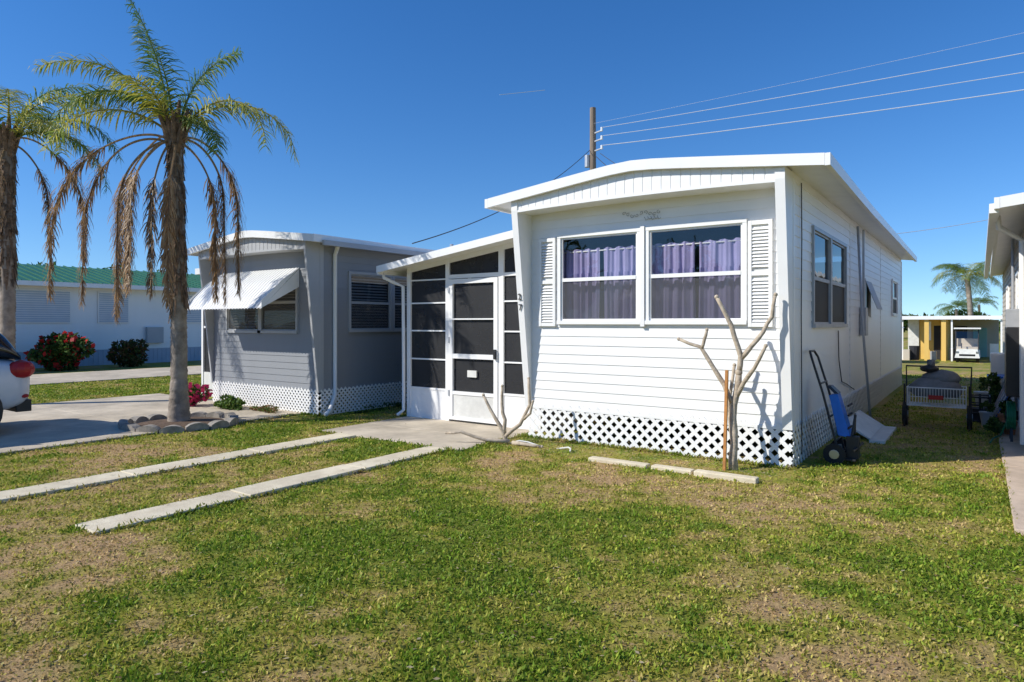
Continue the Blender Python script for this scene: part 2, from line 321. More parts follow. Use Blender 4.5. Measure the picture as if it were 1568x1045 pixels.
def window(W,s0,s1,z0,z1,parent,kind='curtain',fr=WTRIM,mid=True,tag='window'):
    m=MB(); t=.045; P=.035
    fb(m,W,s0-t,s1+t,-.03,P,z1,z1+t,fr); fb(m,W,s0-t,s1+t,-.03,P+.012,z0-t,z0,fr)
    fb(m,W,s0-t,s0,-.03,P-.003,z0,z1,fr); fb(m,W,s1,s1+t,-.03,P-.003,z0,z1,fr)
    zm=(z0+z1)/2-.01
    a=.022
    fb(m,W,s0,s0+a,-.02,.012,z0,z1,fr); fb(m,W,s1-a,s1,-.02,.012,z0,z1,fr)
    fb(m,W,s0+a,s1-a,-.02,.010,z1-a,z1,fr); fb(m,W,s0+a,s1-a,-.02,.010,z0,z0+a,fr)
    if mid: fb(m,W,s0+a,s1-a,-.02,.020,zm-.022,zm+.022,fr)
    m.build(tag+'_frame',parent)
    m=MB(); m.poly([W.p(s0+a,-.004,z0+a),W.p(s1-a,-.004,z0+a),W.p(s1-a,-.004,z1-a),W.p(s0+a,-.004,z1-a)],GLASS if kind!='dark' else GLASSD); m.build(tag+'_glass',parent)
    if mid and kind!='dark':
        m=MB(); m.poly([W.p(s0+a,.004,z0+a),W.p(s1-a,.004,z0+a),W.p(s1-a,.004,zm-.022),W.p(s0+a,.004,zm-.022)],SCRL); m.build(tag+'_screen',parent)
    if mid and kind=='dark':
        m=MB(); m.poly([W.p(s0+a,.004,z0+a),W.p(s1-a,.004,z0+a),W.p(s1-a,.004,zm-.022),W.p(s0+a,.004,zm-.022)],SCR); m.build(tag+'_screen',parent)
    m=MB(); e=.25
    m.poly([W.p(s0-e,-.55,z0-e),W.p(s1+e,-.55,z0-e),W.p(s1+e,-.55,z1+.2),W.p(s0-e,-.55,z1+.2)],INNER)  # dark sheet behind the glass, room shade put into its colour
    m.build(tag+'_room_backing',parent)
    if kind=='curtain':
        m=MB()
        for (c0,c1,ph) in ((s0-.05,(s0+s1)/2-.03,.3),((s0+s1)/2+.02,s1+.05,1.7)):
            nn=110; pr=None
            for i in range(nn+1):
                s=c0+(c1-c0)*i/nn
                fo=lambda q,am:-.10+am*math.sin(q*52+ph+1.5*math.sin(q*9))+.35*am*math.sin(q*113+ph*2)
                cur=[W.p(s,fo(s,.010),z1-.15+.010*math.sin(s*40+ph)),W.p(s+.004*math.sin(s*20),fo(s,.018),z1-.45),W.p(s+.012*math.sin(s*12+ph),fo(s+.01,.024),z0-.1)]
                if pr:
                    for q in range(2): m.poly([pr[q+1],cur[q+1],cur[q],pr[q]],CURT)
                pr=cur
        m.tube([W.p(s0-.1,-.10,z1-.175),W.p(s1+.1,-.10,z1-.175)],.008,WTRIM)
        m.build(tag+'_curtain',parent,smooth=True)
    elif kind=='blind':
        m=MB(); z=z0
        while z<z1:
            m.poly([W.p(s0,-.05,z),W.p(s1,-.05,z),W.p(s1,-.075,z+.03),W.p(s0,-.075,z+.03)],BLIND); z+=.05
        m.build(tag+'_blind',parent)
def lattice(W,s0,s1,z0,z1,parent,w=.036,pitch=.135,mt=WTRIM,over=.03):
    m=MB(); H=z1-z0; L=s1-s0
    for sg,off in ((1,.004),(-1,.012)):
        c=-H
        while c<L+H:
            if sg==1: a0,a1=c,c+H
            else: a0,a1=c+H,c
            t0,t1=0,1
            d=a1-a0
            for lim,sgn in ((0,1),(L,-1)):
                v0=(a0-lim)*sgn; v1=(a1-lim)*sgn
                if v0<0 and v1<0: t0=2;break
                if v0<0: t0=max(t0,-v0/(v1-v0))
                if v1<0: t1=min(t1,v0/(v0-v1))
            if t0<t1-.02:
                e=over/H*random.uniform(.2,1) if t1==1 else 0
                A0=a0+d*t0;A1=a0+d*(t1+e);B0=H*t0;B1=H*(t1+e)
                hw=w*.7071/2
                q=[(A0-hw*1,B0+hw*sg),(A0+hw,B0-hw*sg),(A1+hw,B1-hw*sg),(A1-hw,B1+hw*sg)]
                m.hexa([W.p(s0+x,off,z0+z) for x,z in q]+[W.p(s0+x,off+.007,z0+z) for x,z in q],mt)
            c+=pitch
    return m.build('skirting_lattice',parent)
def trailer(name,x0,x1,y0,y1,zs,ze,za,wall,trim,front_holes,right_holes,oh=.38,ohf=.37,roofm=WROOF,wing=.33,header=True,fin=None,finw=.09):
    fin=fin or trim
    g=group(name,((x0+x1)/2,(y0+y1)/2,0)); Wd=x1-x0; Ln=y1-y0
    WF=Wl((x0,y0),(1,0),(0,-1)); WR=Wl((x1,y0),(0,1),(1,0)); WLf=Wl((x0,y1),(0,-1),(-1,0)); WB=Wl((x1,y1),(-1,0),(0,1))
    m=MB()
    siding(m,WF,Wd,zs,ze-.05,front_holes,wall); m.build('front_wall',g)
    m=MB(); siding(m,WR,Ln,zs,ze-.02,right_holes,wall); m.build('side_wall',g)
    m=MB(); siding(m,WLf,Ln,zs,ze-.02,[],wall); siding(m,WB,Wd,zs,ze-.02,[],wall); m.build('rear_walls',g)
    m=MB(); m.box(x0+.02,x1-.02,y0+.02,y1-.02,zs-.06,zs-.005,DARK); m.build('floor_deck',g)
    xc=(x0+x1)/2
    m=MB(); nx_=16; ysr=[y0-ohf,y0+3,y1+.1]; ohs=[oh,oh*.86,oh*.72]
    def zr(t): return ze+(za-ze)*(1-math.sqrt(t*t+.012))*1.06
    th=.075
    rows=[]
    for yy,o_ in zip(ysr,ohs):
        row=[]
        for i in range(nx_+1):
            t=-1+2*i/nx_; xx=xc+t*(Wd/2+o_); row.append((xx,yy,zr(t)))
        rows.append(row)
    for j in range(len(rows)-1):
        for i in range(nx_):
            a,b,c_,d=rows[j][i],rows[j][i+1],rows[j+1][i+1],rows[j+1][i]
            m.poly([a,b,c_,d],roofm); lo=lambda q:(q[0],q[1],q[2]-th)
            m.poly([lo(d),lo(c_),lo(b),lo(a)],roofm)
        for i in (0,nx_):
            a,b=rows[j][i],rows[j+1][i]; m.poly([a,b,(b[0],b[1],b[2]-th),(a[0],a[1],a[2]-th)],roofm)
    for row in (rows[0],rows[-1]):
        for i in range(nx_):
            a,b=row[i],row[i+1]; m.poly([a,(a[0],a[1],a[2]-th),(b[0],b[1],b[2]-th),b],roofm)
    m.build('roof',g)
    m=MB(); r0=rows[0]
    for i in range(nx_):
        a,b=r0[i],r0[i+1]; y_=a[1]; f0,f1=y_-.03,y_+.01
        m.hexa([(a[0],f0,a[2]-.10),(b[0],f0,b[2]-.10),(b[0],f1,b[2]-.10),(a[0],f1,a[2]-.10),(a[0],f0,a[2]+.015),(b[0],f0,b[2]+.015),(b[0],f1,b[2]+.015),(a[0],f1,a[2]+.015)],trim)
    for sgi in (0,nx_):
        for j in range(len(rows)-1):
            a,b=Vector(rows[j][sgi]),Vector(rows[j+1][sgi]); sx=-1 if sgi==0 else 1
            ey=-.03 if j==0 else 0
            m.hexa([(a.x+.002*sx,a.y+ey,a.z-.105),(a.x+.05*sx,a.y+ey,a.z-.105),(b.x+.05*sx,b.y,b.z-.105),(b.x+.002*sx,b.y,b.z-.105),
                    (a.x+.002*sx,a.y+ey,a.z+.012),(a.x+.05*sx,a.y+ey,a.z+.012),(b.x+.05*sx,b.y,b.z+.012),(b.x+.002*sx,b.y,b.z+.012)],trim)
    m.build('roof_fascia',g)
    zh=ze-.17
    if header:
        m=MB(); s=0; st=.11
        while s<Wd-1e-6:
            s2=min(Wd,s+st); 
            def zt(xx): t=(xx-xc)/(Wd/2+oh); return zr(t)-th-.002
            xa,xb,xm=x0+s,x0+s2,x0+s+(s2-s)*.84
            def hb(xx): return zh+.03*(1-((xx-xc)/(Wd/2))**2)
            m.poly([(xa,y0-wing,hb(xa)),(xm,y0-wing,hb(xm)),(xm,y0-wing,zt(xm)),(xa,y0-wing,zt(xa))],fin)
            m.poly([(xm,y0-wing,hb(xm)),((xm+xb)/2,y0-wing+.006,hb(xb)),((xm+xb)/2,y0-wing+.006,zt(xb)),(xm,y0-wing,zt(xm))],fin)
            m.poly([((xm+xb)/2,y0-wing+.006,hb(xb)),(xb,y0-wing,hb(xb)),(xb,y0-wing,zt(xb)),((xm+xb)/2,y0-wing+.006,zt(xb))],fin)
            s=s2
        m.build('header_panel',g)
        m=MB(); N_=12
        for i in range(N_):
            xa=x0+Wd*i/N_; xb=x0+Wd*(i+1)/N_; za_=zh+.03*(1-((xa-xc)/(Wd/2))**2); zb_=zh+.03*(1-((xb-xc)/(Wd/2))**2)
            m.hexa([(xa,y0-wing-.012,za_-.03),(xb,y0-wing-.012,zb_-.03),(xb,y0+.0,zb_-.03),(xa,y0+.0,za_-.03),(xa,y0-wing-.012,za_),(xb,y0-wing-.012,zb_),(xb,y0,zb_),(xa,y0,za_)],fin)
        m.build('soffit',g)
        m=MB()
        for xa,xb in ((x0-finw/2,x0+finw/2),(x1-finw+.005,x1+.012)):
            pr=[(y0+.0,zs-.02),(y0-.03,zs-.02),(y0-wing-.016,zh-.0),(y0-wing-.016,zh+.12),(y0,zh+.12)]
            b=[(xa,y,z) for y,z in pr]; c_=[(xb,y,z) for y,z in pr]
            m.poly(b,fin); m.poly(c_[::-1],fin)
            for i in range(5):
                j=(i+1)%5; m.poly([b[j],b[i],c_[i],c_[j]],fin)
        m.build('wing_fins',g)
    m=MB()
    m.box(x1-.0,x1+.016,y0-.003,y0+.07,zs-.02,ze-.11,fin)
    m.box(x1-.0,x1+.016,y1-.07,y1,zs-.02,ze-.11,fin); m.build('corner_trim',g)
    return g,WF,WR,zh
# ------------------------------------------------------------ main white home
X0=-3.25
fh=[(X0*-1-2.757,X0*-1-1.708,1.53,2.575),(3.25-1.561,3.25-.491,1.53,2.575)]
rh=[(1.0,2.0,1.49,2.575),(2.1,3.2,1.49,2.575),(9.3,10.3,1.7,2.42),(5.15,5.75,1.6,2.2)]
g,WF,WR,zh=trailer('white_mobile_home',X0,0,0,11.5,.42,3.10,3.32,WHITE,WTRIM,fh,rh)
MH=g
window(WF,*fh[0],g); window(WF,*fh[1],g)
window(WR,*rh[0],g,'dark',fr=GALV); window(WR,*rh[1],g,'dark',fr=GALV); window(WR,*rh[2],g,'dark',fr=WTRIM); window(WR,*rh[3],g,'dark',fr=WTRIM,mid=False)
m=MB(); fb(m,WF,3.25-1.66,3.25-1.61,.012,.05,1.46,2.63,WTRIM); m.build('window_mullion',g)
for (a,b) in ((-3.073,-2.83),(-.43,-.185)):
    m=MB(); s0,s1=a+3.25,b+3.25; z0,z1=1.46,2.585
    fb(m,WF,s0,s0+.035,.012,.042,z0,z1,WTRIM); fb(m,WF,s1-.035,s1,.012,.042,z0,z1,WTRIM)
    for q in (z0,(z0+z1)/2-.02,z1-.045): fb(m,WF,s0+.035,s1-.035,.012,.040,q,q+.045,WTRIM)
    z=z0+.055
    while z<z1-.07:
        if abs(z-(z0+z1)/2)>.05:
            m.poly([WF.p(s0+.035,.038,z),WF.p(s1-.035,.038,z),WF.p(s1-.035,.016,z+.03),WF.p(s0+.035,.016,z+.03)],WTRIM)
        z+=.036
    fb(m,WF,s0+.02,s1-.02,.012,.014,z0,z1,WDIRT)
    m.build('shutter',g)
lattice(WF,0,3.25,0,.43,g,w=.042,pitch=.132); lattice(WR,.0,11.5,0,.43,g,w=.042,pitch=.132)
m=MB(); fb(m,WF,.02,3.2,0,.02,.395,.425,WTRIM); m.build('bottom_trim',g)
m=MB(); m.hexa([(.03,5.1,2.22),(.03,5.8,2.22),(.03,5.8,2.2),(.03,5.1,2.2),(.20,5.1,1.75),(.20,5.8,1.75),(.20,5.8,1.73),(.20,5.1,1.73)],GTRIM); m.build('flap',g)
m=MB(); m.tube([(.05,4.1,2.98),(.12,4.06,1.5),(.24,4.0,.0)],.018,GALV); m.build('drain_pipe',g,True)
m=MB(); m.tube([(.02,.35,3.0),(.022,.36,2.4),(.02,.34,1.6),(.022,.35,.9),(.03,.33,.1)],.006,WIREM,5)
m.tube([(.02,2.6,1.4),(.025,2.62,1.0),(.03,2.8,.7),(.025,3.3,.62),(.03,3.9,.5)],.007,WIREM,5); m.build('cable',g)
m=MB(); m.box(.012,.10,4.6,4.85,1.3,1.75,GALV); m.tube([(.05,4.72,1.75),(.05,4.72,3.0)],.018,GALV); m.build('meter_box',g,bevel=.01)
m=MB()
for yy in (3.66,7.32): m.box(0.002,.011,yy,yy+.03,.42,2.98,WTRIM)
m.build('panel_seams',g)
m=MB()
for i in range(9):
    cx=-1.66+(i-4)*.055; cz=2.78+.02*math.cos(i*1.4); pts=[]
    for k_ in range(9):
        a=k_*.75+i; rr=.028*(1-k_/11); pts.append((cx+rr*math.cos(a),-.02,cz+rr*math.sin(a)*.8))
    m.tube(pts,.004,GTRIM,4)
for i in range(5):
    cx=-1.62+i*.04; m.tube([(cx,-.02,2.74),(cx+.02,-.02,2.70+.01*(i%2)),(cx+.045,-.02,2.715)],.004,GTRIM,4)
m.build('scroll_ornament',g)
for i,ch in enumerate('27'):
    cu=bpy.data.curves.new('digit','FONT'); cu.body=ch; cu.size=.115; cu.extrude=.004
    z_=1.80-.135*i; yf=-.03-.316*(z_-.40)/2.53-.012
    o=bpy.data.objects.new('house_number_'+ch,cu); o.location=(-3.28,yf,z_); o.rotation_euler=(rad(97),0,0)
    cu.materials.append(BLACKM); scene.collection.objects.link(o); attach(o,g)
# ------------------------------------------------------------ screened porch
g=group('screened_porch',(-4.6,3,0)); m=MB(); PY=.4
zr=lambda x:2.33+(x+6.1)*.135
yb=7.0
m.hexa([(-6.12,.08,zr(-6.12)),(-3.27,.08,zr(-3.27)),(-3.27,yb,zr(-3.27)),(-6.12,yb,zr(-6.12)),(-6.12,.08,zr(-6.12)+.05),(-3.27,.08,zr(-3.27)+.05),(-3.27,yb,zr(-3.27)+.05),(-6.12,yb,zr(-6.12)+.05)],WROOF)
m.hexa([(-6.17,.04,zr(-6.17)-.03),(-3.30,.04,zr(-3.3)-.03),(-3.30,.078,zr(-3.3)-.03),(-6.17,.078,zr(-6.17)-.03),(-6.17,.04,zr(-6.17)+.075),(-3.30,.04,zr(-3.3)+.075),(-3.30,.078,zr(-3.3)+.075),(-6.17,.078,zr(-6.17)+.075)],WTRIM)
m.box(-6.2,-6.122,.078,yb,zr(-6.2)-.05,zr(-6.2)+.06,WTRIM)
m.build('porch_roof',g)
m=MB()
def post(x0,x1): m.hexa([(x0,PY,0.02),(x1,PY,.02),(x1,PY+.06,.02),(x0,PY+.06,.02),(x0,PY,zr(x0)),(x1,PY,zr(x1)),(x1,PY+.06,zr(x1)),(x0,PY+.06,zr(x0))],WTRIM)
for a,b in ((-5.86,-5.78),(-5.05,-4.98),(-4.05,-3.96),(-3.40,-3.33)): post(a,b)
def rail(x0,x1,z0,z1,d=.004,mt=WTRIM): m.box(x0,x1,PY+d,PY+.05,z0,z1,mt)
rail(-4.98,-4.05,2.17,2.23); rail(-3.96,-3.40,2.17,2.22)
m.hexa([(-5.78,PY+.005,zr(-5.78)-.07),(-3.4,PY+.005,zr(-3.4)-.07),(-3.4,PY+.055,zr(-3.4)-.07),(-5.78,PY+.055,zr(-5.78)-.07),(-5.78,PY+.005,zr(-5.78)-.001),(-3.4,PY+.005,zr(-3.4)-.001),(-3.4,PY+.055,zr(-3.4)-.001),(-5.78,PY+.055,zr(-5.78)-.001)],WTRIM)
for a,b in ((-5.78,-5.05),(-3.96,-3.40)):
    rail(a,b,.02,.47,.012); rail(a,b,.47,.50,.002)
    for z in (.93,1.37,1.80): rail(a,b,z,z+.022,.008)
    if a<-5: rail(a,b,2.16,2.18,.008)
m.build('porch_frame',g)
m=MB(); m.poly([(-5.78,PY+.03,.5),(-5.05,PY+.03,.5),(-5.05,PY+.03,zr(-5.05)-.07),(-5.78,PY+.03,zr(-5.78)-.07)],SCR)
m.poly([(-3.96,PY+.03,.5),(-3.40,PY+.03,.5),(-3.40,PY+.03,zr(-3.4)-.07),(-3.96,PY+.03,zr(-3.96)-.07)],SCR)
m.poly([(-4.98,PY+.03,2.23),(-4.05,PY+.03,2.23),(-4.05,PY+.03,zr(-4.05)-.07),(-4.98,PY+.03,zr(-4.98)-.07)],SCR)
m.poly([(-4.9,PY+.03,.47),(-4.1,PY+.03,.47),(-4.1,PY+.03,2.1),(-4.9,PY+.03,2.1)],SCR)
m.build('porch_screens',g)
m=MB()
dx0,dx1=-4.972,-4.058
for a,b in ((dx0,dx0+.07),(dx1-.07,dx1)): m.box(a,b,PY-.012,PY+.028,.05,2.16,WTRIM)
for z0_,z1_ in ((.05,.10),(.43,.48),(.97,1.04),(1.55,1.57),(2.09,2.16)): m.box(dx0+.07,dx1-.07,PY-.010,PY+.026,z0_,z1_,WTRIM)
m.box(dx0+.07,dx1-.07,PY+.002,PY+.02,.10,.43,WDIRT)
m.box(-4.62,-4.45,PY-.004,PY+.02,.70,.80,WDIRT)
m.box(dx1-.05,dx1-.02,PY-.05,PY-.012,.98,1.12,BLACKM)
for z in (.4,1.2,1.95): m.box(dx0-.012,dx0+.015,PY-.02,PY-.013,z,z+.09,GALV)
m.build('screen_door',g)
m=MB(); m.box(-5.86,-3.27,PY+.06,yb,-.02,.04,CONC); m.box(-5.86,-5.80,PY+.07,yb,.04,.5,WTRIM); m.box(-5.86,-3.27,yb-.05,yb,.04,2.3,WDIRT)
for yy in (1.9,3.4,4.9,6.4): m.box(-5.86,-5.80,yy,yy+.06,.5,2.34,WTRIM)
m.poly([(-5.83,PY+.07,.5),(-5.83,yb,.5),(-5.83,yb,2.34),(-5.83,PY+.07,2.34)],SCR)
m.build('porch_side',g)
m=MB(); m.tube([(-6.14,.16,2.30),(-6.14,.17,2.22),(-6.02,.28,2.14),(-5.90,.36,2.08),(-5.90,.37,1.0),(-5.90,.37,.12),(-5.92,.25,.05)],.028,WTRIM,8); m.build('downspout',g,True)
m=MB(); m.box(-5.6,-5.1,2.0,2.5,.40,.46,GTRIM); m.box(-5.6,-5.1,2.5,2.55,.46,1.0,GTRIM)
for x in (-5.6,-5.13):
    for y in (2.0,2.5): m.box(x,x+.03,y,y+.03,.04,.4,GTRIM)
m.build('porch_chair',g)
# ------------------------------------------------------------ gray home
fh=[(.50,2.50,1.37,2.35)]; rh=[(.63,1.55,1.39,2.33),(1.65,2.6,1.39,2.33),(6,7,1.39,2.33)]
g,GF,GR,zh2=trailer('gray_mobile_home',-10.2,-7.12,-.3,11,.40,2.87,3.07,GRAY,WTRIM,fh,rh,oh=.26,ohf=.33,wing=.27,fin=GTRIM,finw=.04)
window(GF,.50,1.5,1.37,2.35,g,'blind',fr=GTRIM); window(GF,1.5,2.5,1.37,2.35,g,'blind',fr=GTRIM)
window(GR,*rh[0],g,'blind',fr=GTRIM); window(GR,*rh[1],g,'blind',fr=GTRIM); window(GR,*rh[2],g,'blind',fr=GTRIM)
lattice(GF,0,3.08,0,.40,g,w=.03,pitch=.085); lattice(GR,0,6,0,.40,g,w=.03,pitch=.085)
m=MB(); m.tube([(-6.9,-.1,2.78),(-6.95,-.08,2.72),(-7.08,-.02,2.62),(-7.08,-.02,1.2),(-7.08,-.02,.32),(-6.98,-.2,.10),(-6.92,-.34,.04)],.036,WTRIM,8); m.build('downspout',g,True)
m=MB(); m.box(-6.80,-6.75,-.5,10.5,2.72,2.80,GTRIM); m.build('gutter',g)
m=MB(); ax0,ax1=-9.85,-7.62; yt,zt_=-.315,2.42; yb2,zb2=-1.02,1.74; s=ax0; st=.085
while s<ax1-1e-6:
    e=min(ax1,s+st); c_=s+(e-s)*.6
    prof=[(0,0),(.45,.03),(.8,-.01),(1,-.09)]
    for (a,b,h0,h1) in ((s,c_,.0,.0),(c_,c_+.008,0,-.014),(c_+.008,e-.008,-.014,-.014),(e-.008,e,-.014,0)):
        for (t0,e0),(t1,e1) in zip(prof[:-1],prof[1:]):
            P0=(yt+(yb2-yt)*t0,zt_+(zb2+.09-zt_)*t0+e0); P1=(yt+(yb2-yt)*t1,zt_+(zb2+.09-zt_)*t1+e1)
            m.poly([(a,P1[0],P1[1]+h0),(b,P1[0],P1[1]+h1),(b,P0[0],P0[1]+h1),(a,P0[0],P0[1]+h0)],WTRIM)
    s=e
for xx in (ax0,ax1):
    m.poly([(xx,yt,zt_-.01),(xx,yb2,zb2-.0),(xx,yb2,zb2+.12),(xx,yt+(yb2-yt)*.45,zt_-.24+.03)],WTRIM)
    m.poly([(xx,yt,zt_-.02),(xx,yt,zt_-.32),(xx,yb2,zb2)],WTRIM)
m.build('window_awning',g)
m=MB(); 
for xx in (-11.5,-10.9,-10.32): m.box(xx,xx+.06,.2,.26,0,2.5,WTRIM)
m.box(-11.6,-10.2,.12,8,2.5,2.62,WROOF); m.box(-11.5,-10.25,.215,.25,.0,.5,WDIRT); m.box(-11.5,-10.25,.215,.25,1.4,1.44,WTRIM)
m.poly([(-11.5,.235,.5),(-10.25,.235,.5),(-10.25,.235,2.5),(-11.5,.235,2.5)],SCR); m.box(-11.5,-10.25,5,5.05,0,2.5,DARK); m.poly([(-11.5,.25,0),(-11.5,5,0),(-11.5,5,2.5),(-11.5,.25,2.5)],SCR)
m.build('side_porch',g)
m=MB(); m.tube([(-8.9,2.0,3.0),(-8.9,2.0,3.2)],.05,GALV); m.tube([(-8.0,4.0,3.0),(-8.0,4.0,3.25)],.04,GALV); m.build('roof_vents',g)
# ------------------------------------------------------------ right neighbour
g,RF,RR,_=trailer('beige_mobile_home',2.05,5.4,1.65,14,.35,2.80,3.02,BEIGE,WTRIM,[],[],oh=.30,ohf=.3,wing=.25)
WLn=Wl((2.05,14),(0,-1),(-1,0))
window(WLn,4,5,1.3,2.2,g,'dark'); window(WLn,8.6,9.4,1.3,2.2,g,'dark')
m=MB(); m.tube([(1.74,2.2,2.72),(1.76,2.25,2.6),(1.98,2.4,2.45),(1.99,2.42,.1)],.035,WTRIM,8); m.box(1.66,1.74,1.4,14,2.66,2.76,WTRIM); m.build('gutter',g)
lattice(WLn,0,12,0,.35,g)
m=MB(); m.box(1.88,2.03,4.4,4.75,1.2,1.7,GALV); m.tube([(1.96,4.6,1.7),(1.96,4.6,2.7)],.02,GALV); m.box(1.84,2.03,2.9,3.5,.6,1.45,BLACKM); m.build('electric_panel',g,bevel=.01)
# ------------------------------------------------------------ green-roofed house
g=group('green_roofed_house',(-27,1,0)); WG=Wl((-24,-9),(0,1),(1,0)); m=MB()
siding(m,WG,20,.55,2.92,[],WHITE,lap=.2,dep=.012); m.poly([(-24,-9,.55),(-31,-9,.55),(-31,-9,2.92),(-24,-9,2.92)],WHITE); m.poly([(-24,11,.55),(-31,11,.55),(-31,11,2.92),(-24,11,2.92)],WHITE); m.build('walls',g)
m=MB(); s=0
while s<20: fb(m,WG,s,s+.14,-.02,.0,0,.56,SKIRT); fb(m,WG,s+.14,s+.16,-.02,-.01,0,.56,SKIRT); s+=.16
m.build('skirting',g)
m=MB(); m.poly([(-23.5,-9.5,2.86),(-23.5,11.5,2.86),(-27.5,11.5,3.70),(-27.5,-9.5,3.70)],GREENR); m.poly([(-31.5,-9.5,2.86),(-31.5,11.5,2.86),(-27.5,11.5,3.70),(-27.5,-9.5,3.70)],GREENR)
s=-9.5
while s<11.5: m.beam((-23.49,s,2.88),(-27.5,s,3.72),.04,.04,GREENR); s+=.3
m.box(-23.5,-23.44,-9.5,11.5,2.72,2.87,WTRIM); m.box(-24,-23.5,-9.5,11.5,2.74,2.76,WTRIM)
m.build('roof',g)
m=MB()
for (a,b) in ((.8,2.6),(3.45,4.5),(6.5,7.6)):
    y0_=a+9;y1_=b+9; fb(m,WG,y0_,y1_,.016,.05,1.5,2.62,WTRIM); z=1.54
    while z<2.58: fb(m,WG,y0_+.04,y1_-.04,.05,.066,z,z+.055,SHUT); z+=.075
m.build('storm_shutters',g); m=MB(); fb(m,WG,14.1,14.7,.02,.16,.75,1.35,GTRIM); m.build('meter_cabinet',g)
# ------------------------------------------------------------ yellow-trimmed house with carport + golf cart
gz=-.6; g=group('yellow_trimmed_house_with_carport',(-.5,38,gz)); m=MB()
m.box(-1.9,-1.35,38,44,gz,1.7,WDIRT); m.box(-1.34,-.2,38.1,44,gz,1.7,YEL); m.box(-.19,.06,37.6,44,gz,1.7,YEL); m.box(-1.05,-.75,37.99,38.05,gz+1.1,1.6,WTRIM)
m.box(-.62,-.30,38.06,38.09,gz,1.35,DARK); m.box(.1,2.5,43,43.1,gz,1.7,BEIGE); m.box(1.2,1.9,42.9,43,gz,1.2,TURQ); m.box(.3,.9,42.9,43,gz+.6,1.3,DARK)
m.build('walls',g,bevel=.01); m=MB(); m.box(-2.3,2.6,36.4,44.5,1.74,1.86,WROOF); m.box(-2.3,2.6,36.36,36.398,1.70,1.90,WTRIM)
m.build('flat_roof',g)
m=MB()
for x in (-2.1,2.45): m.box(x,x+.08,36.5,36.58,gz-.02,1.74,WTRIM)
m.box(-1.0,-.78,36.5,36.62,gz-.02,1.74,YEL); m.box(-.2,.02,36.5,36.62,gz-.02,1.74,YEL); m.box(.25,.33,36.5,36.58,gz-.02,1.74,WTRIM); m.build('carport_posts',g)
m=MB(); m.tube([(-1.5,36.9,gz),(-1.5,36.9,gz+.8)],[.22,.27],DARK,12); m.box(-.75,-.45,37,37.4,gz,gz+.5,GTRIM); m.box(2.0,2.4,38,38.6,gz,gz+.95,WTRIM); m.tube([(.35,37.5,gz),(.35,37.5,gz+.7)],.2,DARK,12); m.box(-2.0,-1.7,36.3,36.7,gz,gz+.6,BEIGE)
m.box(.5,.75,40,40.4,gz,gz+1.1,TERRA); m.build('bins_and_boxes',g)
g=group('white_shed',(-4,33,gz)); m=MB(); m.box(-3.6,-1.9,31,34,gz,1.25,WDIRT); m.hexa([(-3.75,30.85,1.25),(-1.75,30.85,1.25),(-1.75,34.1,1.25),(-3.75,34.1,1.25),(-2.7,30.85,1.65),(-2.6,30.85,1.65),(-2.6,34.1,1.65),(-2.7,34.1,1.65)],WROOF); m.box(-2.6,-2.0,30.96,31.0,gz,1.0,GTRIM); m.build('shed_body',g)
g=group('golf_cart',(1.05,36.5,gz)); m=MB(); cx=1.0
m.hexa([(cx-.55,35.3,gz+.25),(cx+.55,35.3,gz+.25),(cx+.58,37.5,gz+.25),(cx-.58,37.5,gz+.25),(cx-.45,35.4,gz+.72),(cx+.45,35.4,gz+.72),(cx+.55,37.4,gz+.62),(cx-.55,37.4,gz+.62)],WDIRT)
m.box(cx-.5,cx+.5,36.4,36.95,gz+.62,gz+.82,BEIGE); m.box(cx-.5,cx+.5,36.95,37.05,gz+.82,gz+1.25,BEIGE)
for x in (cx-.52,cx+.49):
    m.beam((x,35.65,gz+.7),(x,35.9,gz+1.78),.045,.045,BLACKM); m.beam((x,37.2,gz+.6),(x,37.1,gz+1.78),.045,.045,BLACKM)
m.box(cx-.6,cx+.6,35.6,37.4,gz+1.78,gz+1.85,WROOF); m.poly([(cx-.5,35.66,gz+.75),(cx+.5,35.66,gz+.75),(cx+.5,35.88,gz+1.7),(cx-.5,35.88,gz+1.7)],GLASS)
m.tube([(cx-.25,35.8,gz+.75),(cx-.25,36.1,gz+1.0)],.02,BLACKM)
for x in (cx-.5,cx+.38):
    for y in (35.65,37.1): m.tube([(x,y,gz+.2),(x+.14,y,gz+.2)],.2,RUB,14)
    m.box(x,x+.12,35.33,35.37,gz+.5,gz+.6,CHROME)
m.box(cx-.35,cx+.35,35.32,35.36,gz+.3,gz+.45,BLACKM)
m.build('cart_body',g)
